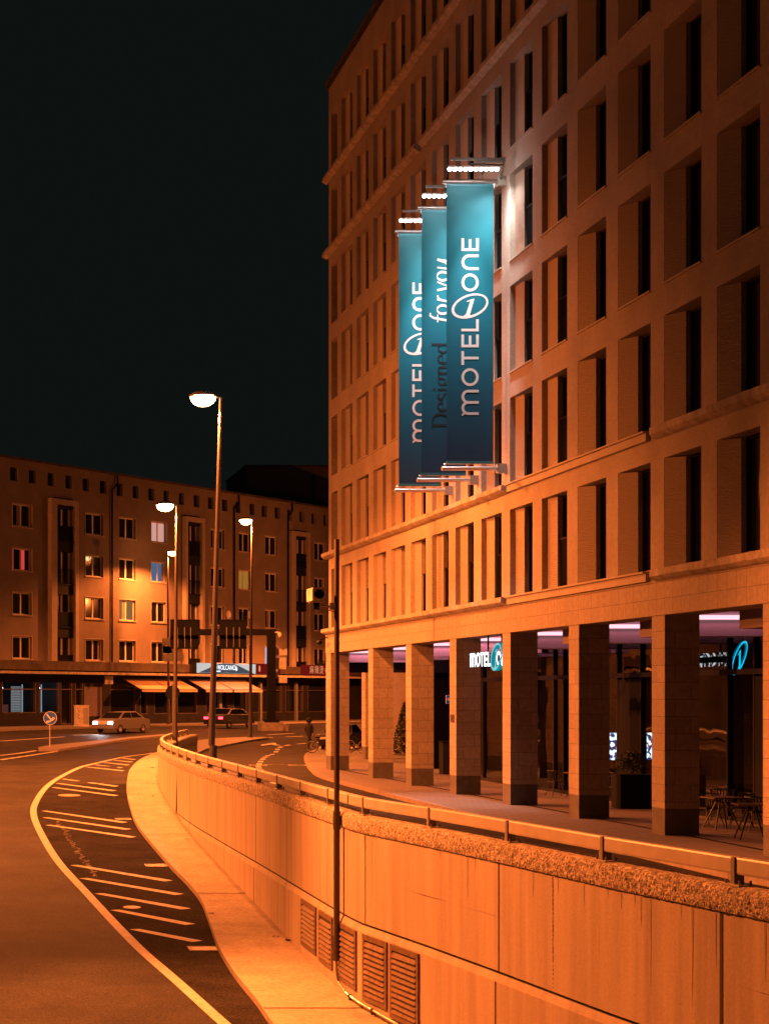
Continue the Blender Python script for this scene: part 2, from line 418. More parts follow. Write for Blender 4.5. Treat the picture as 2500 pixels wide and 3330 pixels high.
# cycle symbol seen as a squashed outline
c0 = px(903, 2489.5, roadup)
for cx_ in (-.9, .9):
    for i in range(14):
        t0, t1 = 2*PI*i/14, 2*PI*(i+1)/14
        mb.face([(c0.x+cx_+math.cos(t)*r, c0.y+math.sin(t)*r*1.6, roadup(c0.y)+.006) for t, r in ((t0, .42), (t1, .42), (t1, .34), (t0, .34))])
strip(mb, [(c0.x-.9, c0.y, 0), (c0.x, c0.y+1.2, 0), (c0.x+.9, c0.y, 0)], .1, roadup, .007)
struct('street_marking', mb, M_paint)

# covers, drain grates, sunk in the ramp road
def disc_on(pxy, r, f):
    p = px(*pxy, f); mb = MB()
    mb.prism([(p.x+math.cos(2*PI*i/24)*r, p.y+math.sin(2*PI*i/24)*r) for i in range(24)], f(p.y)-.02, f(p.y)+.012)
    for v in range(len(mb.v)): x, y, z = mb.v[v]; mb.v[v] = (x, y, z+f(y)-f(p.y)+.003)
    return mb
single('manhole_cover', disc_on((429, 2953.0), .21, roadlow), mat('cover_iron', (.42, .36, .28), .6, noise=.3, nscale=20), 'round pale manhole cover between two hatch bars on the ramp road', 'manhole cover')
single('manhole_cover', disc_on((225, 2588), .42, roadlow), mat('cover_iron2', (.3, .24, .18), .6, noise=.3, nscale=20), 'flat round cover in the ramp road just below the middle group of hatch bars', 'manhole cover')
def grate(c, wpx, label, mf=None):
    p = px(*c, roadlow); z = roadlow(p.y); w = wpx*p.y/F
    t = thing('drain_grate', label, 'drain grate', (p.x, p.y, z), 'drain grates along the ramp kerb')
    sl = (roadlow(p.y+.5)-roadlow(p.y-.5))
    def sh(mb):
        mb.v = [(x, y, zz+sl*y) for x, y, zz in mb.v]; return mb
    f = MB()
    for x0, x1, y0, y1 in ((-w/2, w/2, -.25, -.2), (-w/2, w/2, .2, .25), (-w/2, -w/2+.05, -.2, .2), (w/2-.05, w/2, -.2, .2)): f.box(x0, x1, y0, y1, -.03, .014)
    part('frame', sh(f), t, mf or M_vent, local=True)
    g = MB(); n = 13
    for i in range(n): x = -w/2+.08+i*(w-.16)/(n-1); g.box(x-.018, x+.018, -.2, .2, -.03, .010)
    part('grating', sh(g), t, M_pole, local=True)
    b = MB(); b.box(-w/2+.05, w/2-.05, -.2, .2, -.04, .003); part('pit', sh(b), t, M_joint, local=True)
    return t
grate((663, 3087), 100, 'nearest drain grate by the ramp kerb, beside the last hatch bar')
grate((508, 2816), 72, 'second drain grate by the ramp kerb, above the five long hatch bars', M_pole)
grate((400, 2665), 52, 'farthest small drain grate by the ramp kerb, between the hatch groups', M_pole)

# ---- islands
def island(name, lower, upper, f, hgt=KERB, mt=None):
    L = [px(x, y, f, -.0) for x, y in lower]; U = [px(x, y, f, 0) for x, y in upper]
    mb = MB(); n = min(len(L), len(U))
    for i in range(len(L)-1):
        a, b = L[i], L[i+1]
        c, d = U[min(i+1, len(U)-1)], U[min(i, len(U)-1)]
        mb.face([(a.x, a.y, f(a.y)), (b.x, b.y, f(b.y)), (c.x, c.y, f(c.y)), (d.x, d.y, f(d.y))], 0)
    ring = L+U[::-1]
    for i in range(len(ring)):
        a, b = ring[i], ring[(i+1) % len(ring)]
        mb.face([(a.x, a.y, f(a.y)-.14), (b.x, b.y, f(b.y)-.14), (b.x, b.y, f(b.y)), (a.x, a.y, f(a.y))], 1)
    struct(name, mb, [mt or M_pave, M_kerb])
island('traffic_island', [(125,2437),(189,2438),(303,2421),(421,2402.5),(529,2393),(600,2389)], [(125,2430),(165,2423),(303,2410),(421,2397),(529,2388.5),(600,2384.5)], zu)
island('lamp_island', [(612,2462),(646,2447),(673,2435),(731,2423),(807,2408),(868,2400),(873,2399)], [(600,2440),(612,2425),(622,2410),(700,2401.5),(800,2397),(860,2397),(873,2398.2)], zu)
# pavement in front of the apartment building
AD = Vector((.644, .765, 0)).normalized(); AN = Vector((AD.y, -AD.x, 0)); AP = Vector((3.42, 135, 0))
def A(u, w, z): return AP+AD*u+AN*w+Vector((0, 0, z))
mb = MB()
us = list(range(-60, 120, 6))
for a, b in zip(us, us[1:]):
    q = [A(a, 5.2, .8), A(b, 5.2, .8), A(b, -3, .8), A(a, -3, .8)]
    mb.face(q, 0)
    mb.face([A(a, 5.2, .4), A(b, 5.2, .4), A(b, 5.2, .8), A(a, 5.2, .8)], 1)
struct('shop_pavement', mb, [M_pave, M_kerb])

# ---------------------------------------------------------------- retaining wall
ZT = .95
cum = [0]
for a, b in zip(wall_pl, wall_pl[1:]): cum.append(cum[-1]+math.dist(a, b))
def nrm(i):
    a = wall_pl[max(i-1, 0)]; b = wall_pl[min(i+1, len(wall_pl)-1)]
    d = Vector((b[0]-a[0], b[1]-a[1], 0)).normalized(); return Vector((-d.y, d.x, 0))      # towards the ramp (-X)
NR = [nrm(i) for i in range(len(wall_pl))]
def wpt(s, off=0.0, z=0.0):
    """point on the wall by arc length; off>0 towards the ramp"""
    s = min(max(s, 0), cum[-1]-1e-4)
    for i in range(len(cum)-1):
        if s <= cum[i+1]:
            t = (s-cum[i])/(cum[i+1]-cum[i]); a, b = wall_pl[i], wall_pl[i+1]
            n = (NR[i]*(1-t)+NR[i+1]*t).normalized()
            return Vector((a[0]+(b[0]-a[0])*t, a[1]+(b[1]-a[1])*t, z))+n*off
def s_at_px(x):
    lo, hi = cum[2], cum[-1]*.72
    for _ in range(50):
        m = (lo+hi)/2; p = wpt(m)
        if p.x/p.y*F+VX > x: lo = m
        else: hi = m
    return lo
def s_at_y(y):
    lo, hi = 0, cum[-1]
    for _ in range(50):
        m = (lo+hi)/2
        if wpt(m).y < y: lo = m
        else: hi = m
    return lo
rw = thing('retaining_wall', 'long curved concrete retaining wall beside the ramp with rough stone coping', 'wall', (wx(40), 40, zs(40)))
ss = sorted(set([s_at_y(y/2) for y in range(20, 200)]+[s_at_y(31.9)]+[cum[-1]]))
prof = [(.0, None), (.05, -1.04), (.0, -.93), (-.025, -.925), (-.025, -.90), (0.0, -.895), (0.0, .66)]
mb = MB()
vents = [(990,1038,-1.98),(1048,1092,-2.03),(1108,1170,-2.10),(1191,1270,-2.18),(1281,1374,-2.27)]
VS = [(s_at_px(b), s_at_px(a), zb) for a, b, zb in vents]
def row(s): return [wpt(s, o, zs(wpt(s).y)-.2 if z is None else z) for o, z in [(.05, None)]+prof[1:]]
for a, b in zip(ss, ss[1:]):
    A_, B_ = row(a), row(b)
    if A_[1].z < A_[0].z+.05 or B_[1].z < B_[0].z+.05:          # far part: plain face
        mb.face([A_[0], B_[0], B_[-1], A_[-1]], 0); continue
    for i in range(len(A_)-1): mb.face([A_[i], B_[i], B_[i+1], A_[i+1]], 1 if i in (2, 3) else 0, False)
e0, e1 = wpt(cum[-1], 0, zs(100)-.2), wpt(cum[-1], -.45, zs(100)-.2)
mb.face([e0, e1, e1+Vector((0, 0, .86)), e0+Vector((0, 0, .86))])
for a, b in zip(ss, ss[1:]): mb.face([wpt(a, -.45, -.3), wpt(b, -.45, -.3), wpt(b, -.45, .66), wpt(a, -.45, .66)])
part('wall', mb, rw, [M_conc, M_joint])
mb = MB()
for x, w, z0 in ((618,.02,0),(704,.03,0),(832,.035,0),(948,.02,0),(1188,.03,0),(1622,.045,0),(2345,.06,0)):
    s = s_at_px(x); y = wpt(s).y
    for o, za, zb in ((.054, zs(y)-.1, -1.04), (.004, -.90, .655)):
        a, b = wpt(s-w/2, o, za), wpt(s+w/2, o, za); mb.face([a, b, Vector((b.x, b.y, zb)), Vector((a.x, a.y, zb))])
for i in range(26):                                       # broken crack line
    s = s_at_px(1798)+random.uniform(-.01, .01); z = -.85+i*.058; h = random.uniform(.01, .05)
    a, b = wpt(s-.01, .004, z), wpt(s+.01, .004, z); mb.face([a, b, Vector((b.x, b.y, z+h)), Vector((a.x, a.y, z+h))])
part('expansion_joint', mb, rw, M_joint)
mb = MB(); rr = random.Random(4)
for i in range(46):                                    # drip stains running down from under the coping
    s_ = rr.uniform(ss[0], s_at_y(62)); L_ = rr.choice((.15, .25, .4, .7, 1.2)); w = rr.uniform(.008, .03); zt = .655
    a, b, c = wpt(s_-w, .0025, zt), wpt(s_+w, .0025, zt), wpt(s_+rr.uniform(-.01, .01), .0025, zt-L_)
    mb.face([a, b, c])
part('stain', mb, rw, mat('drip_stain', (.30, .24, .185), .85, noise=.3, nscale=6))
# coping, displaced for the exposed aggregate
mb = MB(); cs = [ss[0]]
fine = []
s = ss[0]
while s < cum[-1]:
    fine.append(s); y = wpt(s).y
    s += .022 if y < 38 else (.05 if y < 50 else .25)
fine.append(cum[-1]-.001)
cprof = [(.0,.655),(.025,.66),(.035,.69),(.04,.73),(.04,.79),(.038,.84),(.025,.90),(-.01,.94),(-.06,.955),(-.14,.957),(-.24,.955),(-.34,.952),(-.44,.94),(-.47,.88),(-.47,.55)]
from mathutils import noise as mn
cprof = [c for a, b in zip(cprof, cprof[1:]) for c in (a, ((a[0]*2+b[0])/3, (a[1]*2+b[1])/3), ((a[0]+b[0]*2)/3, (a[1]+b[1]*2)/3))]+[cprof[-1]]
rings = []
for s in fine:
    r = []
    for k, (o, z) in enumerate(cprof):
        amp = .010 if 3 <= k <= 20 else .003
        q0 = wpt(s, o, z)
        d = mn.noise(q0*17)*amp*.9+mn.noise(q0*41+Vector((5, 5, 5)))*amp*1.0
        r.append(wpt(s, o+d, z+(d*.6 if k > 16 else 0)))
    rings.append(r)
for a, b in zip(rings, rings[1:]):
    for i in range(len(a)-1): mb.face([a[i], b[i], b[i+1], a[i+1]], 0, False)
mb.face(rings[-1])
part('coping', mb, rw, M_cope)
# louvred vents
for (sa, sb, zb) in VS:
    v = MB(); zt = -1.06; O = .056
    def q(s, o, z): return wpt(s, o, z)
    def slab(mb, s0, s1, z0, z1, o0, o1):
        p = [q(s, o, z) for s in (s0, s1) for o in (o0, o1) for z in (z0, z1)]
        for i in ((0,1,3,2),(4,6,7,5),(0,4,5,1),(2,3,7,6),(0,2,6,4),(1,5,7,3)): mb.face([p[j] for j in i])
    slab(v, sa, sb, zt-.09, zt, O-.02, O+.025); slab(v, sa, sb, zb, zb+.08, O-.02, O+.025)
    slab(v, sa, sa+.1, zb+.08, zt-.09, O-.02, O+.025); slab(v, sb-.1, sb, zb+.08, zt-.09, O-.02, O+.025)
    fr = part('vent', v, rw, M_vent)
    b = MB(); slab(b, sa+.1, sb-.1, zb+.08, zt-.09, O-.01, O+.003); part('recess', b, fr, M_joint)
    l = MB(); n = int((zt-.09-zb-.08)/.092)
    for i in range(n):
        z = zb+.1+i*.092; tilt = random.uniform(-.006, .006)
        P = [q(sa+.1, O+.04, z+tilt), q(sb-.1, O+.04, z-tilt), q(sb-.1, O+.005, z+.07), q(sa+.1, O+.005, z+.07)]
        P2 = [q(sa+.1, O+.04, z-.012+tilt), q(sb-.1, O+.04, z-.012-tilt), q(sb-.1, O+.005, z+.058), q(sa+.1, O+.005, z+.058)]
        l.face(P); l.face(P2[::-1]); l.face([P2[0], P2[1], P[1], P[0]])
    part('louvre', l, fr, M_vent)

# ---------------------------------------------------------------- guard rail on the coping
gr = thing('guard_rail', 'galvanised box-beam guard rail on posts along the rough coping', 'guard rail', wpt(s_at_y(35), -.2, ZT))
s0 = s_at_y(20.2); sp = 3.0
posts = [s0+sp*i for i in range(-3, 40) if 0 < s0+sp*i < cum[-1]-.3]
for i, s in enumerate(posts):
    c = wpt(s, -.125, ZT); t = (wpt(s+.05)-wpt(s-.05)).normalized(); n = Vector((-t.y, t.x, 0))
    M = Matrix.Translation(c) @ Matrix(((t.x, n.x, 0, 0), (t.y, n.y, 0, 0), (0, 0, 1, 0), (0, 0, 0, 1)))
    p = MB(); p.box(-.035, .035, -.05, .07, 0, .312, M=M)
    po = part('post', p, gr, M_post)
    f = MB(); f.box(-.17, .17, -.1, .1, .002, .02, M=M)
    part('foot_plate', f, po, M_galv)
    for dx in (-.13, .13):
        for dy in (-.065, .065):
            if c.y > 62 and dy > 0: continue
            bt = MB(); bt.tube(M @ Vector((dx, dy, .02)), M @ Vector((dx, dy, .065)), .014, n=6); part('anchor_bolt', bt, po, M_post)
    cl = MB(); cl.box(.036, .1, -.04, .05, .0, .12, M=M)
    part('clamp', cl, po, M_galv)
    if i < len(posts)-1:
        b = MB(); e_ = posts[i+1]; k = 6; N_ = [s+.04+(e_-s-.08)*j/k for j in range(k+1)]
        sec = [(-.085, 1.075), (-.085, 1.26), (-.19, 1.26), (-.19, 1.075)]
        sec = [(o, z) for o, z in sec]
        R = [[wpt(v, o, z) for o, z in [(-.075, 1.08), (-.07, 1.10), (-.07, 1.245), (-.082, 1.262), (-.19, 1.262), (-.19, 1.08)]] for v in N_]
        for a, c2 in zip(R, R[1:]):
            for j in range(6): b.face([a[j], c2[j], c2[(j+1) % 6], a[(j+1) % 6]])
        b.face(R[0]); b.face(R[-1])
        part('beam', b, gr, M_galv)

# ---------------------------------------------------------------- hotel
FX = 15.443
GX = 19.02
KY = lambda k: 35.32+2.776*k
SILL = [5.82+3.1*r for r in range(7)]
WH = 2.39
hotel = thing('hotel_building', 'large pale rendered hotel on a stone column arcade, deep slanted window recesses in rows', 'building', (FX+5, 55, 0))
HL = -hotel.location
def hole_wall(mb, P, U, V, holes, depth, mats=(0, 0)):
    us = sorted(set([U[0], U[1]]+[h[0] for h in holes]+[h[1] for h in holes])); vs = sorted(set([V[0], V[1]]+[h[2] for h in holes]+[h[3] for h in holes]))
    for a, b in zip(us, us[1:]):
        for c, d in zip(vs, vs[1:]):
            mu, mv = (a+b)/2, (c+d)/2
            if any(h[0] < mu < h[1] and h[2] < mv < h[3] for h in holes): continue
            mb.face([P(a, c, 0), P(b, c, 0), P(b, d, 0), P(a, d, 0)], mats[0])
    for u0, u1, v0, v1 in holes:
        for a, b in (((u0, v0), (u1, v0)), ((u1, v0), (u1, v1)), ((u1, v1), (u0, v1)), ((u0, v1), (u0, v0))):
            mb.face([P(a[0], a[1], 0), P(b[0], b[1], 0), P(b[0], b[1], depth), P(a[0], a[1], depth)], mats[1])
WIN = []
for r in range(7):
    kmin = [-1, -1, -1, -1, 0, 3, 7][r]
    for k in range(kmin, 15): WIN.append((k, r))
holes = []
for k, r in WIN:
    y0 = KY(k); y1 = y0+(2.0 if k < 14 else 1.2)
    holes.append((y0, y1, SILL[r], SILL[r]+WH))
mb = MB()
hole_wall(mb, lambda u, v, w: (FX+w, u, v), (12, 75.95), (5.58, 28.0), holes, .5)
part('wall', mb, hotel, M_plaster)
mb = MB()
mb.box(FX+.52, 34, 12, 75.9, 5.0, 27.9)          # body behind the openings
mb.box(FX+.0, FX+.6, 75.9, 75.95, 5.6, 28.0)
mb.box(FX-.08, FX+.9, 12, 76.05, 28.0, 28.18)
part('body', mb, hotel, M_int)
mb = MB(); mb.box(FX-.12, 34.2, 12, 76.1, 28.18, 28.32); part('roof', mb, hotel, M_rust)
# stone band above the columns
mb = MB(); mb.face([(FX-.02, 12, 4.795), (FX-.02, 76.45, 4.795), (FX-.02, 76.45, 5.58), (FX-.02, 12, 5.58)])
mb.face([(FX-.02, 12, 4.795), (FX-.02, 76.45, 4.795), (FX+.75, 76.45, 4.795), (FX+.75, 12, 4.795)])
mb.face([(FX+.75, 12, 4.795), (FX+.75, 76.45, 4.795), (FX+.75, 76.45, 5.2), (FX+.75, 12, 5.2)])
mb.face([(FX-.02, 76.45, 4.795), (FX+6, 76.45, 4.795), (FX+6, 76.45, 5.58), (FX-.02, 76.45, 5.58)])
part('stone_band', mb, hotel, M_clad)
# ledges: rough projecting stone on the far section, slim double moulding on the near one
def rough_ledge(y0, y1, z0, z1, pj, seed):
    mb = MB(); n = int((y1-y0)/.16)
    R = []
    for i in range(n+1):
        y = y0+(y1-y0)*i/n
        f = lambda k: mn.noise(Vector((y*2.3, k*5.1, seed)))*.018+mn.noise(Vector((y*7, k*3, seed)))*.01
        R.append([(FX-.015, y, z0-.06), (FX-pj*.55, y, z0-.02), (FX-pj+f(1), y, z0+.05+f(2)), (FX-pj+f(3), y, z1+f(4)*.5), (FX-.01, y, z1+.02)])
    for a, b in zip(R, R[1:]):
        for j in range(4): mb.face([a[j], b[j], b[j+1], a[j+1]])
    mb.face(R[0]); mb.face(R[-1]); return mb
for z0, z1 in ((5.6, 5.78), (8.72, 8.90)):
    part('ledge', rough_ledge(51.25, 76.3, z0, z1, .24, z0), hotel, M_ledge, label='rough projecting stone ledge')
    mb = MB(); mb.box(FX-.10, FX-.004, 40.9, 51.22, z0-.03, z0+.15); mb.box(FX-.16, FX-.004, 40.92, 51.20, z0+.152, z1+.015)
    part('ledge', mb, hotel, M_ledge2, label='slim two-step ledge')
    part('ledge', rough_ledge(12, 40.5, z0, z1+.02, .17, z0+9), hotel, M_ledge, label='rough weathered stone ledge')
part('ledge', rough_ledge(61.0, 76.2, 21.12, 21.3, .22, 3), hotel, M_ledge); part('ledge', rough_ledge(28, 60.6, 21.12, 21.3, .2, 4), hotel, M_ledge)
part('ledge', rough_ledge(28, 76.2, 24.22, 24.4, .22, 5), hotel, M_ledge)
# window prototypes, local: x depth, y from near edge, z from sill
def ribs(mb, a, b, n=(0, 0), h=WH):
    p = .0469; N_ = int(h/p); A0 = Vector((a[0], a[1], 0)); B0 = Vector((b[0], b[1], 0)); d = (B0-A0).normalized(); nn = Vector((-abs(d.y), -abs(d.x) if d.x else 0, 0)).normalized()
    for i in range(N_+1):
        z0 = i*p; z1 = min(h, z0+p*.62); z2 = min(h, z0+p)
        o = nn*.020
        za, zb = Vector((0, 0, z0)), Vector((0, 0, z1)); zc = Vector((0, 0, z2))
        mb.face([A0+za, B0+za, B0+o+zb, A0+o+zb]); mb.face([A0+o+zb, B0+o+zb, B0+zc, A0+zc])
def win_meshes(kind):
    d = {}
    if kind == 'b': y0, x0, x1, gx, yy = 2.0, .012, .30, .44, 1.53
    else: y0, x0, x1, gx, yy = 2.0, .157, .20, .36, 1.30
    m = MB(); ribs(m, (x0, y0-.002), (x1, yy)); d['ribbed_panel'] = (m.mesh('ribbed_panel', [M_rib]))
    m = MB(); m.face([(x1-.012, yy, 0), (gx+.05, yy, 0), (gx+.05, yy, WH), (x1-.012, yy, WH)]); d['reveal'] = m.mesh('reveal', [M_plaster])
    m = MB()
    for a, b, c, e in ((0, .05, 0, WH), (yy-.05, yy, 0, WH), (.05, yy-.05, 0, .06), (.05, yy-.05, WH-.06, WH), (yy*.52, yy*.52+.05, .06, WH-.06)): m.box(gx-.05, gx+.02, a, b, c, e)
    d['frame'] = m.mesh('window', [M_frame])
    m = MB(); m.face([(gx, .0, .0), (gx, yy, 0), (gx, yy, WH), (gx, 0, WH)]); d['glass'] = m.mesh('glass', [M_glass])
    m = MB(); m.box(-.05, gx-.06, 0-.03, 2.0, -.045, -.002); m2 = m; d['sill'] = m.mesh('sill', [M_ledge2])
    if kind == 'a':
        m = MB(); m.box(gx-.10, gx-.085, .01, yy-.01, .05, 1.24); 
        for i in range(14): m.box(gx-.115, gx-.10, .02+i*.095, .035+i*.095, .05, 1.24)
        m.box(gx-.13, gx-.08, .01, yy-.01, 1.24, 1.29)
        d['balustrade'] = m.mesh('balustrade', [M_black])
    return d
WA, WB = win_meshes('a'), win_meshes('b')
def small_win():
    m = MB(); m.box(.3, .36, 0, 1.2, 0, .06); m.box(.3, .36, 0, .06, .06, WH); fr = m.mesh('window', [M_frame])
    g = MB(); g.face([(.35, 0, 0), (.35, 1.2, 0), (.35, 1.2, WH), (.35, 0, WH)]); return {'frame': fr, 'glass': g.mesh('glass', [M_glass])}
WC = small_win()
for k, r in WIN:
    d = WC if k == 14 else (WB if k <= 3 else WA)
    loc = Vector((FX, KY(k), SILL[r]))+HL
    w = link('window', d['frame'], hotel, loc)
    for nme, me in d.items():
        if nme == 'frame' or (nme == 'sill' and r in (0, 1)): continue
        if nme == 'balustrade' and (k*7+r*3) % 5 == 0: continue
        link(nme, me, w, Vector())
# columns
COLS = [(45.56+5.55*j, .74) for j in range(-5, 5)]
COLS = [(y, w) for y, w in COLS]
cols = [(y, .74) for y in (17.8, 23.35, 28.9, 34.46, 40.06, 45.56, 51.15, 56.67, 62.22, 67.92)]+[(75.5, .95)]
for y, w in cols:
    m = MB(); m.box(FX, FX+.754, y, y+w, .58, 4.80)
    c = part('column', m, hotel, M_col)
    m = MB(); m.box(FX+.004, FX+.75, y+.004, y+w-.004, -.05, .58); part('plinth', m, c, M_plinth)
# arcade ceiling with light coves, soffit
mb = MB(); mb.face([(FX+.75, 12, 5.0), (FX+4.2, 12, 5.0), (FX+4.2, 75.9, 5.0), (FX+.75, 75.9, 5.0)])
for j in range(-4, 6):
    y = 48.15+5.55*j
    mb.box(FX+.85, GX-.1, y+.10, y+1.2, 4.42, 4.99)
part('arcade_ceiling', mb, hotel, mat('arcade_ceiling', (.30, .25, .26), .75))
for j in range(-4, 6):
    y = 48.15+5.55*j
    m = MB(); m.box(FX+.85, GX-.12, y+.0, y+.06, 4.80, 4.90); ls_ = part('light_strip', m, hotel, M_pink)
    ld = bpy.data.lights.new('strip_light', 'AREA'); ld.shape = 'RECTANGLE'; ld.size = 3.2; ld.size_y = .1; ld.energy = 9 if y < 56 else 32; ld.color = (1, .30, .40)
    lo = bpy.data.objects.new('strip_light', ld); C.objects.link(lo); lo.parent = ls_; lo.location = (FX+2.4, y-.16, 4.93); lo.rotation_euler = Vector((0, .45, -1)).to_track_quat('-Z', 'Y').to_euler()
for y in (74.6, 75.4, 70.1):
    m = MB(); m.box(FX+.85, FX+7, y, y+.1, 4.86, 4.90); part('light_strip', m, hotel, M_pink)
m = MB(); m.box(FX+.8, FX+9, 76.3, 76.5, 4.0, 4.9); part('beam', m, hotel, M_dark)
# shop front glazing
mull = [18, 21, 24, 26.7, 29.4, 32.2, 35, 37.8, 40.6, 43.7, 45.2, 48, 50.9, 52.7, 55, 57.35, 58.3, 61, 63.6, 66.1, 67.8]
m = MB(); m.face([(GX, 18, .1), (GX, 18, 4.98), (GX, 68, 4.98), (GX, 68, .1)]); sf = part('shop_front', m, hotel, M_shop)
m = MB()
for y in mull: m.box(GX-.07, GX+.05, y-.035, y+.035, .1, 4.95)
m.box(GX-.075, GX+.05, 18, 68, 3.55, 3.68); m.box(GX-.08, GX+.06, 18, 68, -.02, .1); m.box(GX-.08, GX+.06, 18, 68, 4.86, 5.0)
part('mullion', m, sf, M_frame)
for q0, q1 in ((50.95, 52.65), (42.4, 43.65)):
    m = MB(); m.box(GX-.06, GX-.02, q0, q1, .1, 3.5); part('door', m, hotel, M_black)
m = MB(); m.box(GX+.3, 27, 18, 67.9, -.03, .012); m.face([(26, 18, 0), (26, 68, 0), (26, 68, 5), (26, 18, 5)]); m.face([(GX, 67.9, 0), (26, 67.9, 0), (26, 67.9, 5), (GX, 67.9, 5)]); m.face([(GX, 18, 4.6), (26, 18, 4.6), (26, 68, 4.6), (GX, 68, 4.6)])
part('interior', m, hotel, M_int)
for y in (47.2, 57.5):
    m = MB(); m.box(GX+.8, GX+1.2, y, y+.4, .0, 4.6); part('inner_column', m, hotel, M_int)
# slatted dark service wall at the end of the glazing and the wing beyond
m = MB()
for i in range(48): m.box(19.9, 21.9, 76.7, 76.76, .02+i*.1, .085+i*.1)
m.box(19.9, 21.9, 76.77, 76.9, 0, 4.9)
part('slatted_wall', m, hotel, M_black)
m = MB(); m.box(19.7, 20.4, 88.2, 89.0, .6, 4.8); pc = part('pillar', m, hotel, M_col)
m = MB(); m.box(19.71, 20.39, 88.21, 88.99, -.05, .6); part('plinth', m, pc, M_plinth)
m = MB(); m.box(22.2, 34, 97, 97.6, 0, 7); part('wing_wall', m, hotel, M_ltrim)
m = MB(); m.box(22.6, 22.7, 96.7, 96.8, 2.4, 4.7); part('light_tube', m, hotel, M_pink)
m = MB(); m.box(22.2, 22.45, 96.5, 96.95, 0, 4.8); m.box(22.75, 26, 96.0, 96.9, 4.8, 5.1); part('wing_frame', m, hotel, M_dark)

# house number, stickers and small fittings on the hotel
def text(s, size, ext=.01, font_shear=0, sx=1, offset=0, align='LEFT', spacing=1):
    cu = bpy.data.curves.new('txt', 'FONT'); cu.body = s; cu.size = size; cu.extrude = ext; cu.shear = font_shear; cu.offset = offset; cu.align_x = align; cu.space_character = spacing; cu.resolution_u = 3
    o = bpy.data.objects.new('txt', cu); C.objects.link(o); bpy.context.view_layer.update()
    me = bpy.data.meshes.new_from_object(o.evaluated_get(bpy.context.evaluated_depsgraph_get()))
    bpy.data.objects.remove(o); bpy.data.curves.remove(cu)
    if sx != 1:
        for v in me.vertices: v.co.x *= sx
    return me
def put_text(name, me, M, mt, parent):
    me.transform(M); me.materials.clear(); me.materials.append(mt)
    return link(name, me, parent)
def basis(o, X, Y):
    X = Vector(X).normalized(); Y = Vector(Y).normalized(); Z = X.cross(Y)
    return Matrix(((X.x, Y.x, Z.x, o[0]), (X.y, Y.y, Z.y, o[1]), (X.z, Y.z, Z.z, o[2]), (0, 0, 0, 1)))
t = thing('house_number', 'dark metal house number fixed to the front of a hotel column', 'house number', (FX-.02, 57.2, 2.3))
put_text('digits', text('83', .36, .012, sx=1.15), basis((FX-.02, 57.26, 2.22), (0, -1, 0), (0, 0, 1)), M_vent, t)

# ---------------------------------------------------------------- stroke lettering
def stroke(mb, pts, w, m=0, nib=None, z=0, round_=False):
    """ribbon through 2D pts; nib=(thick,thin): broad on vertical strokes"""
    mb.k = getattr(mb, 'k', 0)+1; z = z+.0010*(mb.k % 5)
    P = [Vector(p) for p in pts]; L, R = [], []
    for i, p in enumerate(P):
        a = P[max(i-1, 0)]; b = P[min(i+1, len(P)-1)]; d = (b-a).normalized(); n = Vector((-d.y, d.x))
        if nib: ww = nib[1]+(nib[0]-nib[1])*abs(d.y)**1.4
        else: ww = w
        if 0 < i < len(P)-1:
            d1 = (P[i]-P[i-1]).normalized(); d2 = (P[i+1]-P[i]).normalized(); c = max(.5, math.sqrt(max(0, (1+d1.dot(d2))/2))); ww = ww/c
        L.append(p+n*ww/2); R.append(p-n*ww/2)
    for i in range(len(P)-1): mb.face([(q.x, q.y, z) for q in (L[i], L[i+1], R[i+1], R[i])], m)
def arc(cx, cy, rx, ry, a0, a1, n=18): return [(cx+rx*math.cos(math.radians(a0+(a1-a0)*i/n)), cy+ry*math.sin(math.radians(a0+(a1-a0)*i/n))) for i in range(n+1)]
def caps_word(mb, u0, w=.155):
    """letters of the long wordmark, cap height 1, baseline 0; returns nothing"""
    h = w/2
    def m_(x):                                          # big lower-case style m
        stroke(mb, [(x+h, 0), (x+h, .62)], w); stroke(mb, [(x-.05, 1-h), (x+.03, 1-h)]+arc(x+.0, .80, .08, .12, 80, 0, 5)[1:], w*.7)
        stroke(mb, [(x+h, .5)]+arc(x+.40, .60, .32, .32, 180, 0)+[(x+.72, 0)], w)
        stroke(mb, [(x+.72, .5)]+arc(x+1.045, .60, .325, .32, 180, 0)+[(x+1.37, 0)], w)
    def O(x): stroke(mb, arc(x+.52, .5, .44, .42, 0, 360, 36), w)
    def T(x): stroke(mb, [(x, 1-h), (x+.8, 1-h)], w); stroke(mb, [(x+.4, 1-w), (x+.4, 0)], w)
    def E(x):
        stroke(mb, [(x+h, 0), (x+h, 1)], w)
        for y in (h, .5, 1-h): stroke(mb, [(x+w, y), (x+.74 if y != .5 else x+.68, y)], w)
    def Lt(x): stroke(mb, [(x+h, 1), (x+h, 0)], w); stroke(mb, [(x+w, h), (x+.70, h)], w)
    def n_(x): stroke(mb, [(x+h, 0), (x+h, .62)], w); stroke(mb, [(x+h, .5)]+arc(x+.45, .55, .37, .37, 180, 0)+[(x+.82, 0)], w)
    m_(u0); O(u0+1.66); T(u0+2.88); E(u0+3.9); Lt(u0+4.82)
    O(u0+7.12); n_(u0+8.36); E(u0+9.46)
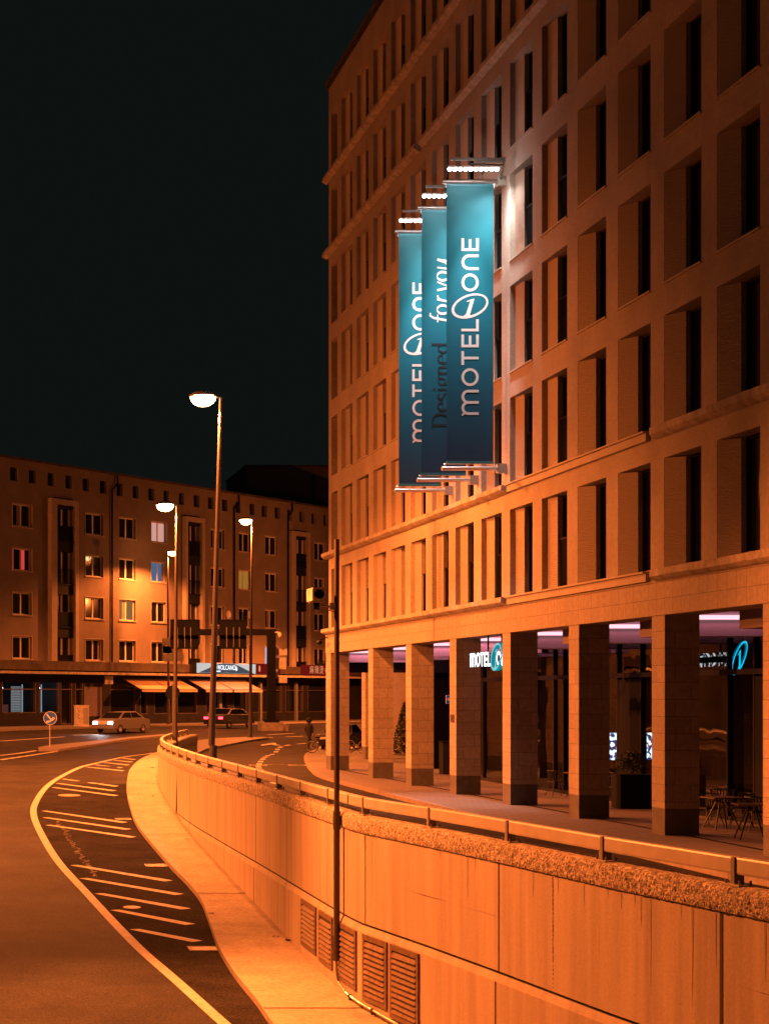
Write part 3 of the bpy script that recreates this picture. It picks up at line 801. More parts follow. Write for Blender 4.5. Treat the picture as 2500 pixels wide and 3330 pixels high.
def ring_logo(mb, r=1.0, m=0, z=0, depth=0):
    """upright tilted oval with an italic 1; half width 1.0"""
    a = math.radians(20); pts = []
    N_ = 48; outer, inner = [], []
    for i in range(N_+1):
        t = 2*PI*i/N_
        x, y = math.cos(t)*1.03, math.sin(t)*.62; X = x*math.cos(a)-y*math.sin(a); Y = x*math.sin(a)+y*math.cos(a); outer.append((X*r, Y*r))
        x, y = math.cos(t)*.90+.02, math.sin(t)*.50+.01; X = x*math.cos(a)-y*math.sin(a); Y = x*math.sin(a)+y*math.cos(a); inner.append((X*r, Y*r))
    for i in range(N_):
        mb.face([(*outer[i], z), (*outer[i+1], z), (*inner[i+1], z), (*inner[i], z)], m)
        if depth:
            mb.face([(*outer[i], z), (*outer[i+1], z), (*outer[i+1], z-depth), (*outer[i], z-depth)], m+1)
            mb.face([(*inner[i], z), (*inner[i+1], z), (*inner[i+1], z-depth), (*inner[i], z-depth)], m+1)
    one = [(.06, .36), (.24, .40), (-.0, -.45), (.10, -.60), (-.40, -.56), (-.22, -.44), (.02, .27), (-.17, .22), (-.16, .27)]
    q = [(x*r, y*r, z+.001) for x, y in one]
    mb.face([q[0], q[1], q[2], q[5], q[6]], m); mb.face([q[2], q[3], q[4], q[5]], m); mb.face([q[0], q[6], q[7], q[8]], m)

# ---------------------------------------------------------------- banners on the facade
def serif_word(mb, word, x, nib=(.125, .06)):
    sf = lambda X, Y, w=.2: stroke(mb, [(X-w/2, Y), (X+w/2, Y)], .045)
    for ch in word:
        if ch == 'D':
            stroke(mb, [(x+.17, 0), (x+.17, 1)], .125); sf(x+.12, .02, .3); sf(x+.12, .98, .3)
            stroke(mb, [(x+.17, .98)]+arc(x+.40, .5, .44, .48, 90, -90)+[(x+.17, .02)], 0, nib=nib); x += .98
        elif ch == 'e':
            stroke(mb, [(x+.08, .38), (x+.54, .38)], .045); stroke(mb, [(x+.54, .38)]+arc(x+.31, .34, .24, .32, 8, 315), 0, nib=nib); x += .64
        elif ch == 's': stroke(mb, arc(x+.25, .49, .15, .16, 30, 250, 12)+arc(x+.24, .17, .16, .16, 75, -160, 12), 0, nib=(.11, .07)); x += .50
        elif ch == 'i': stroke(mb, [(x+.17, 0), (x+.17, .64)], .12); sf(x+.17, .02, .28); sf(x+.12, .63, .16); stroke(mb, [(x+.17, .80), (x+.17, .93)], .13); x += .34
        elif ch == 'g':
            stroke(mb, arc(x+.29, .43, .19, .2, 0, 360, 24), 0, nib=(.105, .05)); stroke(mb, [(x+.45, .58), (x+.60, .62)], .07)
            stroke(mb, [(x+.17, .26), (x+.12, .14), (x+.22, .05), (x+.45, .02)]+arc(x+.30, -.15, .25, .15, 55, -230, 18), 0, nib=(.09, .07)); x += .60
        elif ch == 'n':
            stroke(mb, [(x+.17, 0), (x+.17, .64)], .12); stroke(mb, [(x+.2, .5)]+arc(x+.36, .47, .165, .17, 140, 0)+[(x+.525, 0)], 0, nib=(.12, .06)); sf(x+.17, .02, .26); sf(x+.52, .02, .26); sf(x+.12, .63, .14); x += .70
        elif ch == 'd':
            stroke(mb, arc(x+.30, .33, .23, .31, 0, 360, 24), 0, nib=(.115, .05)); stroke(mb, [(x+.53, 0), (x+.53, 1.02)], .12); sf(x+.47, 1.0, .16); sf(x+.6, .02, .12); x += .72
        elif ch == 'f': stroke(mb, [(x-.12, -.3), (x+.02, -.26), (x+.15, .1), (x+.28, .8), (x+.40, 1.0), (x+.55, .98)], 0, nib=(.12, .06)); stroke(mb, [(x+.05, .6), (x+.46, .6)], .055); x += .42
        elif ch == 'o': stroke(mb, arc(x+.30, .33, .22, .30, 0, 360, 24), 0, nib=(.12, .05)); x += .60
        elif ch == 'r': stroke(mb, [(x+.12, 0), (x+.24, .62)], .11); stroke(mb, [(x+.18, .35), (x+.32, .58), (x+.46, .60)], .08); x += .46
        elif ch == 'y': stroke(mb, [(x+.12, .62), (x+.24, .05)], .11); stroke(mb, [(x+.56, .62), (x+.26, -.1), (x+.06, -.26)], .07); x += .56
        elif ch == 'u': stroke(mb, [(x+.16, .62), (x+.10, .15), (x+.24, .03), (x+.42, .2), (x+.55, .62)], .08); stroke(mb, [(x+.58, .62), (x+.48, .02)], .11); x += .66
        elif ch == '.': stroke(mb, [(x+.06, 0), (x+.06, .12)], .12); x += .2
        else: x += .3
    return x
def banner(y, kind, label):
    b = thing('hanging_banner', label, 'banner', (FX, y, 9.4), 'teal banners hung out from the hotel wall')
    x0, x1, z0, z1 = 13.79, 15.10, 9.60, 17.30
    m = MB(); nx, nz = 14, 60
    def bow(x, z): return y+.0*math.sin((x-x0)/(x1-x0)*PI)*math.sin((z-z0)/(z1-z0)*PI)
    g = [[(x0+(x1-x0)*i/nx, bow(x0+(x1-x0)*i/nx, z0+(z1-z0)*j/nz), z0+(z1-z0)*j/nz) for i in range(nx+1)] for j in range(nz+1)]
    for j in range(nz):
        for i in range(nx): m.face([g[j][i], g[j][i+1], g[j+1][i+1], g[j+1][i]], 0, True)
    fb = part('banner_cloth', m, b, M_banner)
    h = MB(); h.box(x0, x1, y-.012, y+.012, z1-.01, z1+.06); h.box(x0, x1, y-.012, y+.012, z0-.06, z0+.01); part('hem', h, b, M_bhem)
    yy = y-.004
    if kind == 'word':
        cap = .485; zb = 10.90
        w = MB(); caps_word(w, 0); me = w.mesh('lettering', [M_white])
        me.transform(basis((14.69, yy, zb), (0, 0, 1), (-1, 0, 0)) @ Matrix.Scale(cap, 4)); link('lettering', me, b)
        w = MB(); ring_logo(w); me = w.mesh('emblem', [M_white])
        me.transform(basis((14.445, yy, zb+cap*6.28), (1, 0, 0), (0, 0, 1)) @ Matrix.Scale(.52, 4)); link('emblem', me, b)
    else:
        k = .46
        w = MB(); serif_word(w, 'Designed', 0); me = w.mesh('lettering', [M_navy])
        me.transform(basis((14.60, yy, 10.93), (0, 0, 1), (-1, 0, 0)) @ Matrix.Scale(.50, 4)); link('lettering', me, b, label='dark serif word')
        w = MB(); serif_word(w, 'for', .0); serif_word(w, 'you.', 1.62); me = w.mesh('lettering', [M_white])
        me.transform(basis((14.60, yy, 14.02), (0, 0, 1), (-1, 0, 0)) @ Matrix.Scale(.56, 4) @ Matrix.Shear('XY', 4, (0, 0))); link('lettering', me, b, label='white italic words')
    for zt, nm in ((17.43, 'bracket'), (9.40, 'bracket')):
        m = MB(); m.tube((13.66, y, zt), (15.36, y, zt), .062, n=16)
        br = part(nm, m, b, M_steel)
        m = MB(); m.box(15.2, FX, y-.10, y+.10, zt-.13, zt+.13); part('wall_box', m, br, M_galv)
        s_ = -1 if zt > 12 else 1
        m = MB(); m.tube((x0-.08, y, zt+s_*.125), (x1+.06, y, zt+s_*.125), .012, n=6); m.tube((x0-.02, y, zt+s_*.16), (x0-.02, y, zt), .012, n=6); m.tube((x1+.02, y, zt+s_*.16), (x1+.02, y, zt), .012, n=6); part('rod', m, br, M_steel)
    # LED bar on a bent arm, in front of the cloth
    m = MB(); ya = y-.75
    m.tube((15.3, y, 17.45), (15.12, ya, 17.68), .022, n=6); m.tube((15.12, ya, 17.68), (14.2, ya, 17.71), .022, n=6); m.tube((15.3, y, 17.45), (15.40, y, 18.05), .03, n=6)
    m.box(13.9, FX-.02, y-.03, y+.03, 18.02, 18.09); m.box(14.6, FX-.02, y-.035, y+.035, 17.97, 18.02)
    part('lamp_arm', m, b, M_post)
    m = MB(); m.box(13.62, 15.05, ya-.03, ya+.03, 17.58, 17.65); lb = part('light_bar', m, b, M_galv)
    n = 10
    m = MB()
    for i in range(n):
        x = 13.68+i*(1.30/(n-1)); m.lathe([(.0, -.07), (.045, -.05), (.06, 0)], (x, ya, 17.58), 10)
    part('led', m, lb, M_led)
    for x, tz, ss_, e in ((14.35, 9.2, 36, 3000), (14.4, 11.2, 64, 360), (14.35, 13.5, 104, 70), (14.35, 16.3, 150, 16), (14.95, 13.0, 120, 300), (15.0, 12.0, 70, 650)):
        ld = bpy.data.lights.new('banner_led', 'SPOT'); ld.energy = e; ld.color = (1.0, .88, .86); ld.spot_size = math.radians(ss_); ld.spot_blend = 1; ld.shadow_soft_size = .12
        lo = bpy.data.objects.new('banner_led', ld); C.objects.link(lo); lo.parent = lb
        p = Vector((x, ya, 17.49)); lo.location = p
        tx = 15.6 if ss_ in (70, 120) else x+.15
        lo.rotation_euler = (Vector((tx, y-.1, tz))-p).to_track_quat('-Z', 'Y').to_euler()
    return b
banner(51.60, 'word', 'nearest of the three teal hotel banners, its white lettering and emblem fully in view')
banner(54.35, 'slogan', 'middle teal hotel banner with dark serif writing, half behind the nearest banner')
banner(57.12, 'word', 'farthest of the three teal hotel banners, its white lettering partly covered by the middle one')

# illuminated sign hung in the arcade opening
t = thing('illuminated_sign', 'glowing white hotel lettering with round teal emblem hung between two columns', 'illuminated sign', (FX+.25, 59, 4.1))
cap = .41
w = MB(); caps_word(w, 0, .17); me = w.mesh('lettering', [M_neonw])
SGX = FX+.10
k_ = 55.5
T0 = basis((SGX, k_, 3.90), (0, -1, 0), (0, 0, 1)) @ Matrix.Diagonal((cap*.93, cap, cap, 1))
me.transform(T0); lt = link('lettering', me, t)
w = MB()
w.box(SGX+.02, SGX+.06, k_-2.1, k_, 4.02, 4.20); part('back_tray', w, lt, M_black)
me2 = lt.data.copy(); me2.materials.clear(); me2.materials.append(M_black); me2.transform(Matrix.Translation((.03, 0, 0))); link('letter_back', me2, lt, Vector())
w = MB(); ring_logo(w, 1.0, 0, 0, .14); me = w.mesh('emblem', [M_neont, glow('teal_neon_side', (.01, .30, .36), .8)])
# emblem upright oval
me.transform(basis((SGX-.03, k_-2.74, 4.15), (0, -1, 0), (0, 0, 1)) @ Matrix.Diagonal((.54, .58, 1, 1)))
link('emblem', me, t)
w = MB(); w.tube((SGX+.08, k_-1.6, 4.3), (SGX+.08, k_-1.6, 4.82), .025); part('hanger', w, t, M_black)
# inner emblem behind the glass
t = thing('window_emblem', 'blue glowing oval emblem hung behind the shop glass at the right edge', 'illuminated sign', (19.43, 45.6, 4.3))
w = MB(); ring_logo(w, 1.0, 0, 0, .1); me = w.mesh('emblem', [glow('blue_neon', (.0, .33, .55), 5.0), glow('blue_neon_side', (.0, .08, .14), 4.0)])
me.transform(basis((19.43, 45.6, 3.97), (1, 0, 0), (0, 0, 1)) @ Matrix.Rotation(math.radians(-10), 4, 'Z') @ Matrix.Diagonal((.20, .48, 1, 1)) @ Matrix.Rotation(math.radians(35), 4, 'Z')); link('emblem', me, t)
w = MB(); w.tube((19.43, 45.7, 4.28), (19.43, 45.7, 4.85), .01); part('hanger', w, t, M_black)

# ---------------------------------------------------------------- apartment building across the junction
apt = thing('apartment_building', 'five storey rendered apartment block with framed balcony bays above a row of shops', 'building', A(25, 0, .8))
def u_of(x): return (110.27/(.842-(x-VX)/F)-135)*1.307
PA = lambda u, z, w: A(u, -w, z)
aw = []
cols_w = [(40,103),(277,335),(386,440),(491,541),(684,729),(775,814),(861,902),(1021,1059)]
rowz = [(5.80,7.46),(9.06,10.72),(12.35,14.0),(15.62,17.28)]
for a, b in cols_w:
    for z0, z1 in rowz: aw.append((u_of(a), u_of(b), z0, z1, 'w'))
for a, b in ((32,57),(93,117),(154,177),(212,234),(268,290),(324,346),(378,398),(431,450),(482,501),(531,549),(581,598),(629,648),(676,694),(721,739),(766,781),(811,827),(850,867),(893,910),(934,949),(973,989),(1012,1027),(1051,1066)):
    aw.append((u_of(a), u_of(b), 18.95, 19.95, 's'))
bays = [(155,243,173,233),(592,654,599,646),(937,998,950.6,991.6)]
BZ = 18.0
for a, b, c, d in bays: aw.append((u_of(c), u_of(d), 5.7, BZ-.35, 'b'))
mb = MB(); hole_wall(mb, PA, (-18, 62), (5.0, 20.55), [h[:4] for h in aw], .32, (0, 1))
def bx(mb, u0, u1, w0, w1, z0, z1, m=0):
    p = [A(u, w, z) for u in (u0, u1) for w in (w0, w1) for z in (z0, z1)]
    for i in ((0,1,3,2),(4,6,7,5),(0,4,5,1),(2,3,7,6),(0,2,6,4),(1,5,7,3)): mb.face([p[j] for j in i], m)
part('wall', mb, apt, [M_apt, M_apt])
mb = MB(); bx(mb, -18, 62, -12, -.34, 4.7, 20.5); bx(mb, -18, 62, -12, -5, .5, 4.7); part('body', mb, apt, M_int)
mb = MB(); bx(mb, -18, 62, -12, .12, 20.56, 20.72); part('roof', mb, apt, M_rust)
lit = {(0, 2): 'r', (3, 3): 'p', (3, 2): 'b', (6, 0): 'lb', (2, 1): 'w', (5, 2): 'y'}
M_lit = {'r': glow('lit_red', (.75, .05, .05), .9), 'p': glow('lit_pink', (.85, .42, .35), .75), 'b': glow('lit_blue', (.10, .22, .42), .6), 'lb': glow('lit_paleblue', (.42, .55, .85), .9), 'w': glow('lit_cream', (.7, .36, .12), .35), 'y': glow('lit_yellow', (.7, .32, .05), .45)}
M_curt = mat('curtain', (.30, .22, .16), .9, noise=.3, nscale=5)
wi = 0
for i, (u0, u1, z0, z1, kd) in enumerate(aw):
    if kd == 'b': continue
    D_ = -.26
    if kd == 's':
        m = MB(); bx(m, u0, u1, D_, D_+.03, z0+.22, z0+.28); bx(m, u0, u0+.07, D_, D_+.03, z0+.28, z1)
        w = part('window', m, apt, M_dark)
        m = MB(); m.face([A(u0, D_-.01, z0), A(u1, D_-.01, z0), A(u1, D_-.01, z1), A(u0, D_-.01, z1)]); part('pane', m, w, M_aptg, loc=Vector()); continue
    ci, ri = divmod(wi, 4); wi += 1
    m = MB(); t_ = .085; um = u0+(u1-u0)*.52
    for a, b, c, d in ((u0, u0+t_, z0, z1), (u1-t_, u1, z0, z1), (u0+t_, u1-t_, z0, z0+t_), (u0+t_, u1-t_, z1-t_, z1), (um-.08, um+.08, z0+t_, z1-t_)): bx(m, a, b, D_, D_+.06, c, d)
    w = part('window', m, apt, M_aptf)
    m = MB(); m.face([A(u0, D_+.02, z0), A(u1, D_+.02, z0), A(u1, D_+.02, z1), A(u0, D_+.02, z1)])
    part('pane', m, w, M_lit.get(lit.get((ci, ri)), M_aptg) if lit.get((ci, ri)) not in ('r',) else M_aptg, loc=Vector())
    if lit.get((ci, ri)) == 'r':
        m = MB(); bx(m, u0+.1, u0+.38, D_+.021, D_+.028, z0+.1, z1-.1); bx(m, um+.12, um+.5, D_+.021, D_+.028, z0+.1, z1-.1); part('curtain', m, w, M_lit['r'], loc=Vector())
    elif (ci*5+ri*3) % 4 == 1:
        m = MB(); q = u1-t_ if ci % 2 else um-.1
        bx(m, q-.35, q, D_+.021, D_+.028, z0+.09, z1-.1); part('curtain', m, w, M_curt, loc=Vector())
    m = MB(); bx(m, u0-.1, u1+.1, D_+.06, .09, z0-.09, z0-.005); part('sill', m, w, M_ltrim, loc=Vector())
    m = MB()
    for a, b, c, d in ((u0-.07, u0-.003, z0, z1+.07), (u1+.003, u1+.07, z0, z1+.07), (u0-.003, u1+.003, z1+.003, z1+.07)): bx(m, a, b, -.05, .03, c, d)
    part('surround', m, w, M_ltrim, loc=Vector())
# balcony bays
for a, b, c, d in bays:
    u0, u1, v0, v1 = map(u_of, (a, b, c, d))
    m = MB(); bx(m, u0, v0, -.1, .38, 5.62, BZ); bx(m, v1, u1, -.1, .38, 5.62, BZ); bx(m, v0, v1, -.1, .38, BZ-.4, BZ)
    bf = part('balcony_bay', m, apt, M_ltrim)
    m = MB(); m.face([A(v0, -.31, 5.7), A(v1, -.31, 5.7), A(v1, -.31, BZ-.36), A(v0, -.31, BZ-.36)]); part('pane', m, bf, M_aptg, loc=Vector())
    for r in range(4):
        zb = 4.55+3.28*r+.0
        m = MB()
        bx(m, v0, v1, -.2, .12, zb+2.95, zb+3.75) if r < 4 else None
        part('spandrel', m, bf, M_dark, loc=Vector())
        m = MB(); zt = zb+2.93
        um = v0+(v1-v0)*.56
        for p, q in ((v0+.12, v0+.24), (um-.07, um+.07), (v1-.14, v1-.04)): bx(m, p, q, -.28, -.2, zb+.55, zt)
        bx(m, v0, v1, -.27, -.2, zb+1.65, zb+1.72) if False else None
        part('door_frame', m, bf, M_aptf, loc=Vector())
        if r >= 0:
            m = MB(); z = max(zb+.48, 5.72); zt2 = zb+1.62
            bx(m, v0, v1, .10, .14, zt2-.05, zt2); bx(m, v0, v1, -.1, .2, z-.08, z)
            if zt2 > z:
                n = 16
                for i in range(n+1):
                    p = v0+(v1-v0)*i/n; bx(m, p-.015, p+.015, .11, .13, z, zt2-.05)
            part('railing', m, bf, M_black, loc=Vector())
            if r != 2:
                m = MB(); bx(m, v0+.02, v1-.02, .07, .09, z, zt2-.04); part('railing_screen', m, bf, M_dark, loc=Vector())
for x in (360, 758, 933):
    u = u_of(x); m = MB(); m.tube(A(u, .12, 5.7), A(u, .12, 19.3), .07); m.tube(A(u, .12, 19.3), A(u+.7, .16, 19.9), .07); m.tube(A(u+.7, .16, 19.9), A(u+.7, .14, 20.5), .07)
    part('drainpipe', m, apt, M_black)
# canopy and fascia over the shops
m = MB(); bx(m, -18, 62, .0, .9, 4.98, 5.66); part('fascia', m, apt, M_rust)
m = MB(); bx(m, -18, 62, .0, 1.5, 4.68, 4.86); part('canopy', m, apt, M_ledge)
# shop fronts: dark wall with openings
SH = [(5,116,'lit1'),(125,192,'lit2'),(196,233,'door'),(243,267,'glass'),(356,440,'glass'),(455,478,'glass'),(500,560,'glass'),(575,640,'glass'),(668,742,'glass'),(758,800,'glass'),(812,840,'glass'),(848,915,'glass'),(928,985,'glass'),(1000,1066,'glass')]
sh = []
for a, b, kd in SH:
    zlo = .85 if kd == 'door' else (1.75 if kd.startswith('lit') else 1.55)
    sh.append((u_of(a), u_of(b), zlo, 4.05, kd))
mb = MB(); hole_wall(mb, PA, (-18, 62), (.7, 4.98), [h[:4] for h in sh], .25, (0, 1))
part('shop_wall', mb, apt, [mat('shop_wall_dark', (.022, .020, .020), .7, noise=.4, nscale=1.5, spec=.15), M_dark])
for u0, u1, z0, z1, kd in sh:
    m = MB(); m.face([A(u0, -.2, z0), A(u1, -.2, z0), A(u1, -.2, z1), A(u0, -.2, z1)])
    if kd.startswith('lit'):
        g = part('shop_window', m, apt, M_shop)
        m = MB(); m.face([A(u0, -2.4, z0), A(u1, -2.4, z0), A(u1, -2.4, z1), A(u0, -2.4, z1)]); m.face([A(u0, -.3, z0), A(u1, -.3, z0), A(u1, -2.4, z0), A(u0, -2.4, z0)])
        m.face([A(u0, -.3, z0), A(u0, -2.4, z0), A(u0, -2.4, z1), A(u0, -.3, z1)]); m.face([A(u1, -.3, z0), A(u1, -2.4, z0), A(u1, -2.4, z1), A(u1, -.3, z1)])
        part('display_room', m, g, mat('display_room_grey', (.03, .033, .04), .8), loc=Vector())
        m = MB()
        for q in ((.15, .3) if kd == 'lit1' else (.2, .5)):
            uu = u0+(u1-u0)*q; bx(m, uu-.16, uu+.16, -1.2, -1.0, z1-.50, z1-.36)
        part('spot_lamp', m, g, glow('shop_spot', (.65, .8, 1.0), 22), loc=Vector())
    else:
        g = part('shop_window', m, apt, M_aptg)
    m = MB()
    for p, q in ((u0, u0+.09), (u1-.09, u1)): bx(m, p, q, -.2, .02, z0, z1)
    bx(m, u0, u1, -.2, .03, z1-.55, z1-.47); bx(m, u0, u1, -.2, .05, z0, z0+.07)
    part('shop_frame', m, g, mat('shop_frame_brown', (.07, .05, .04), .6), loc=Vector())
# displayed pictures (things behind the glass)
u0, u1 = u_of(5), u_of(116)
def picture(u, w, z, wd, h, tilt, label, mats, pat=0):
    t = thing('framed_picture', label, 'picture', A(u, w, z), 'pictures in the lit shop windows')
    m = MB(); bx(m, u-wd/2, u+wd/2, w-.03, w, z, z+h); part('canvas', m, t, mats[0])  # canvas emits light itself, in place of the shop spots falling on it
    if pat:
        rr = random.Random(3); m = MB()
        for i in range(8):
            for j in range(10):
                uu = u-wd/2+wd*(i+.5)/8; zz = z+h*(j+.5)/10; a = rr.uniform(0, PI); l = wd*.052
                p = [(uu+math.cos(a)*l, zz+math.sin(a)*l), (uu-math.sin(a)*.05, zz+math.cos(a)*.05), (uu-math.cos(a)*l, zz-math.sin(a)*l), (uu+math.sin(a)*.03, zz-math.cos(a)*.03)]
                m.face([A(x, w+.004, y) for x, y in p])
        part('pattern', m, t, M_navy)
picture(u_of(72), -.6, 1.85, 1.15, 1.9, 0, 'tall white picture with black squiggle pattern in the left lit shop window', [glow('canvas_white_glow', (.75, .8, .85), .5)], 1)
picture(u_of(21), -.7, 2.3, .7, 1.0, 0, 'small grey figure picture at the left end of the lit shop window', [glow('canvas_grey_glow', (.2, .24, .3), .4)])
picture(u_of(138), -.7, 2.4, .9, 1.4, 0, 'plain red picture in the second lit shop window', [glow('canvas_red_glow', (.22, .03, .03), .6)])
picture(u_of(33), -.55, 1.8, .9, .6, 0, 'low red and white print leaning at the base of the left lit shop window', [glow('canvas_rw_glow', (.35, .10, .10), .5)])
for x, lb in ((98, 'tall white strip light upright at the right of the first lit shop window'), (160, 'thin white upright strip in the second lit shop window')):
    u = u_of(x); m = MB(); bx(m, u-.05, u+.05, -.8, -.75, 1.8, 3.9); single('display_strip', m, glow('strip_white', (.6, .7, .8), .9), lb, 'light strip')
# purple-white wall panel and little hanging shop sign
m = MB(); bx(m, u_of(270), u_of(327), .02, .08, 1.45, 3.75); part('wall_panel', m, apt, mat('panel_lilac', (.16, .12, .16), .7, noise=.2, nscale=2))
m = MB(); bx(m, u_of(322), u_of(347), .5, .6, 3.95, 4.6); single('shop_plate', m, M_tin, 'small blank shop plate hanging under the canopy above the lilac panel', 'sign')
# grey pilasters on shop front edges
for x, w_ in ((705, .45), (955, .3), (838, .35)):
    m = MB(); u = u_of(x); bx(m, u, u+w_, .03, .25, .8, 4.3); part('pilaster', m, apt, mat('pilaster_grey', (.16, .16, .17), .6))
# awnings
def awning(xt0, xt1, label):
    a, b = u_of(xt0), u_of(xt1); t = thing('awning', label, 'awning', A((a+b)/2, .6, 4.2), 'awnings over the shop fronts')
    m = MB(); n = 10
    def q(u, w, z): return A(u, w, z)
    m.face([q(a, .3, 4.35), q(b, .3, 4.35), q(b, 2.0, 3.55), q(a, 2.0, 3.55)]); m.face([q(a, .3, 4.33), q(b, .3, 4.33), q(b, 2.0, 3.53), q(a, 2.0, 3.53)])
    m.face([q(a, 2.0, 3.55), q(b, 2.0, 3.55), q(b, 2.01, 3.36), q(a, 2.01, 3.36)]); part('fabric', m, t, M_awn)
    m = MB(); m.tube(q(a, .3, 4.36), q(b, .3, 4.36), .06); m.tube(q(a, 2.0, 3.56), q(b, 2.0, 3.56), .035); m.tube(q(a+.3, .2, 3.9), q(a+.3, 1.95, 3.52), .025); m.tube(q(b-.3, .2, 3.9), q(b-.3, 1.95, 3.52), .025); part('arm', m, t, M_post)
awning(393, 486, 'leftmost of the four awnings over the shops'); awning(489, 575, 'second awning from the left, behind the lamp posts'); awning(603, 690, 'third awning from the left, below the white lit shop sign'); awning(695, 788, 'rightmost awning, just left of the red restaurant sign')
# lit shop sign
a, b = u_of(592), u_of(785)
t = thing('shop_sign', 'white lit shop sign with bold lettering and grey wedges on the canopy fascia', 'sign', A((a+b)/2, 1.5, 5.3))
z0, z1 = 4.95, 5.78
m = MB(); bx(m, a, b, .95, 1.40, z0, z1); part('box', m, t, M_dark)
m = MB(); Wf = 1.41
m.face([A(a, Wf, z0), A(b, Wf, z0), A(b, Wf, z1), A(a, Wf, z1)]); part('panel', m, t, glow('sign_panel', (.62, .60, .58), .95))
c = (a+b)/2; m = MB(); Wf = 1.42
m.face([A(a+.3, Wf, z0+.02), A(c-1.0, Wf, z0+.02), A(c-1.0, Wf, z1-.02), A(c-1.6, Wf, z1-.1)]); m.face([A(c+1.0, Wf, z0+.02), A(b-.3, Wf, z0+.02), A(c+1.6, Wf, z1-.1), A(c+1.0, Wf, z1-.02)])
m.face([A(c-1.0, Wf, z0+.02), A(c+1.0, Wf, z0+.02), A(c+1.0, Wf, z1-.02), A(c-1.0, Wf, z1-.02)]); part('wedge', m, t, glow('sign_grey', (.075, .08, .10), .9))
MT = lambda u, z, s, w=1.43: basis(A(u, w, z), AD, (0, 0, 1)) @ Matrix.Scale(s, 4)
M_txw = glow('sign_text_white', (.9, .93, 1.0), 1.3)
me = text('VOLCANO', .62, .004, offset=.012, align='CENTER'); put_text('lettering', me, MT(c, z0+.30, .92), M_txw, t)
me = text('SHISHA BAR SHOP', .15, .004, align='CENTER') if False else text('. . . . . . . . .', .15, .004, align='CENTER'); put_text('small_lettering', me, MT(c, z0+.1, 1), M_txw, t)
m = MB()
for r in (.34, .26, .18): 
    q = arc(c-1.45, z0+.25, r, r*1.15, 0, 180, 14)
    for p0, p1 in zip(q, q[1:]): m.face([A(p0[0], 1.43, p0[1]), A(p1[0], 1.43, p1[1]), A(p1[0], 1.43, p1[1]-.04), A(p0[0], 1.43, p0[1]-.04)])
m.face([A(c-1.85, 1.43, z0+.12), A(c-1.0, 1.43, z0+.12), A(c-1.05, 1.43, z0+.22), A(c-1.75, 1.43, z0+.22)])
for k in range(7):                                             # fan-shaped leaf
    an = math.radians(25+k*21.6); l = .40-.04*abs(k-3)
    m.face([A(c+1.5, 1.43, z0+.2), A(c+1.5+math.cos(an+.14)*l*.6, 1.43, z0+.2+math.sin(an+.14)*l*.9), A(c+1.5+math.cos(an)*l, 1.43, z0+.2+math.sin(an)*l*1.4), A(c+1.5+math.cos(an-.14)*l*.6, 1.43, z0+.2+math.sin(an-.14)*l*.9)])
part('motif', m, t, M_txw)
ld = bpy.data.lights.new('sign_light', 'AREA'); ld.energy = 60; ld.size = 6; ld.color = (.75, .85, 1); lo = bpy.data.objects.new('sign_light', ld); C.objects.link(lo); lo.parent = t
lo.location = A(c, 1.9, 4.7)-t.location
# red restaurant signs
CJ1, CJ2 = '\u9999\u9999', '\u9ebb\u8fa3\u70eb'
for (x0, x1, lb) in ((787, 868, 'dark red restaurant sign with two orange characters beside the white lit sign'), (948, 1100, 'dark red restaurant sign with orange characters and the word Restaurant, left of the hotel corner')):
    a, b = u_of(x0), u_of(x1); t = thing('restaurant_sign', lb, 'sign', A((a+b)/2, 1.4, 5.3), 'red restaurant signs')
    m = MB(); bx(m, a, b, .95, 1.38, 4.92, 5.85); part('box', m, t, M_red)
    if x0 < 800:
        put_text('lettering', text(CJ1, .75, .004, spacing=1.25), MT(u_of(828), 5.14, 1), M_redtx, t)
        m = MB(); q = arc(u_of(797), 5.4, .16, .28, 0, 360, 18); m.face([A(x, 1.43, y) for x, y in q[:-1]]); part('motif', m, t, M_redtx)
    else:
        put_text('lettering', text(CJ2, .80, .004, spacing=1.25), MT(u_of(961), 5.12, 1), M_redtx, t)
        put_text('lettering', text('Restaurant', .55, .004), MT(u_of(1011), 5.2, 1), M_redtx, t)
        put_text('lettering', text(CJ1, .80, .004), MT(u_of(1049), 5.12, 1), M_redtx, t)
# satellite dishes
for x, y, lb in ((723, 2000, 'white satellite dish by the window right of the central balcony bay'), (793, 2000, 'white satellite dish on the next window, right of the central lamp post')):
    u = u_of(x); z = 3.03+(HY-y)*A(u, 0, 0).y/F
    t = thing('satellite_dish', lb, 'satellite dish', A(u, .3, z), 'satellite dishes')
    m = MB(); m.lathe([(.0, -.08), (.2, -.05), (.36, .02), (.36, .0), (.2, -.07), (0, -.1)], (0, 0, 0), 18); m.v = [tuple(A(u, .6, z)+AN*p[2]+AD*p[0]+Vector((0, 0, p[1]))) for p in m.v]; part('dish', m, t, M_white)
    m = MB(); m.tube(A(u, .5, z), A(u, .0, z-.2), .03); m.tube(A(u, .6, z-.3), A(u, 1.0, z-.1), .015); part('bracket', m, t, M_post)
# flower box with plant at the far right window
u = u_of(1040); t = thing('flower_box', 'dark flower box with small plants under the window next to the hotel corner', 'flower box', A(u, .25, 5.85))
m = MB(); bx(m, u-.9, u+.9, .1, .35, 5.7, 5.95); part('box', m, t, M_dark)
m = MB()
for i in range(160):
    c_ = A(u+random.uniform(-.9, .9), .22+random.uniform(-.1, .12), 5.95+abs(random.gauss(0, .17))); d = Vector((random.uniform(-1, 1), random.uniform(-1, 1), random.uniform(-1, 1))).normalized()*.07; e2 = d.orthogonal().normalized()*.04
    m.face([c_-d, c_+e2, c_+d, c_-e2])
part('foliage', m, t, M_leaf)
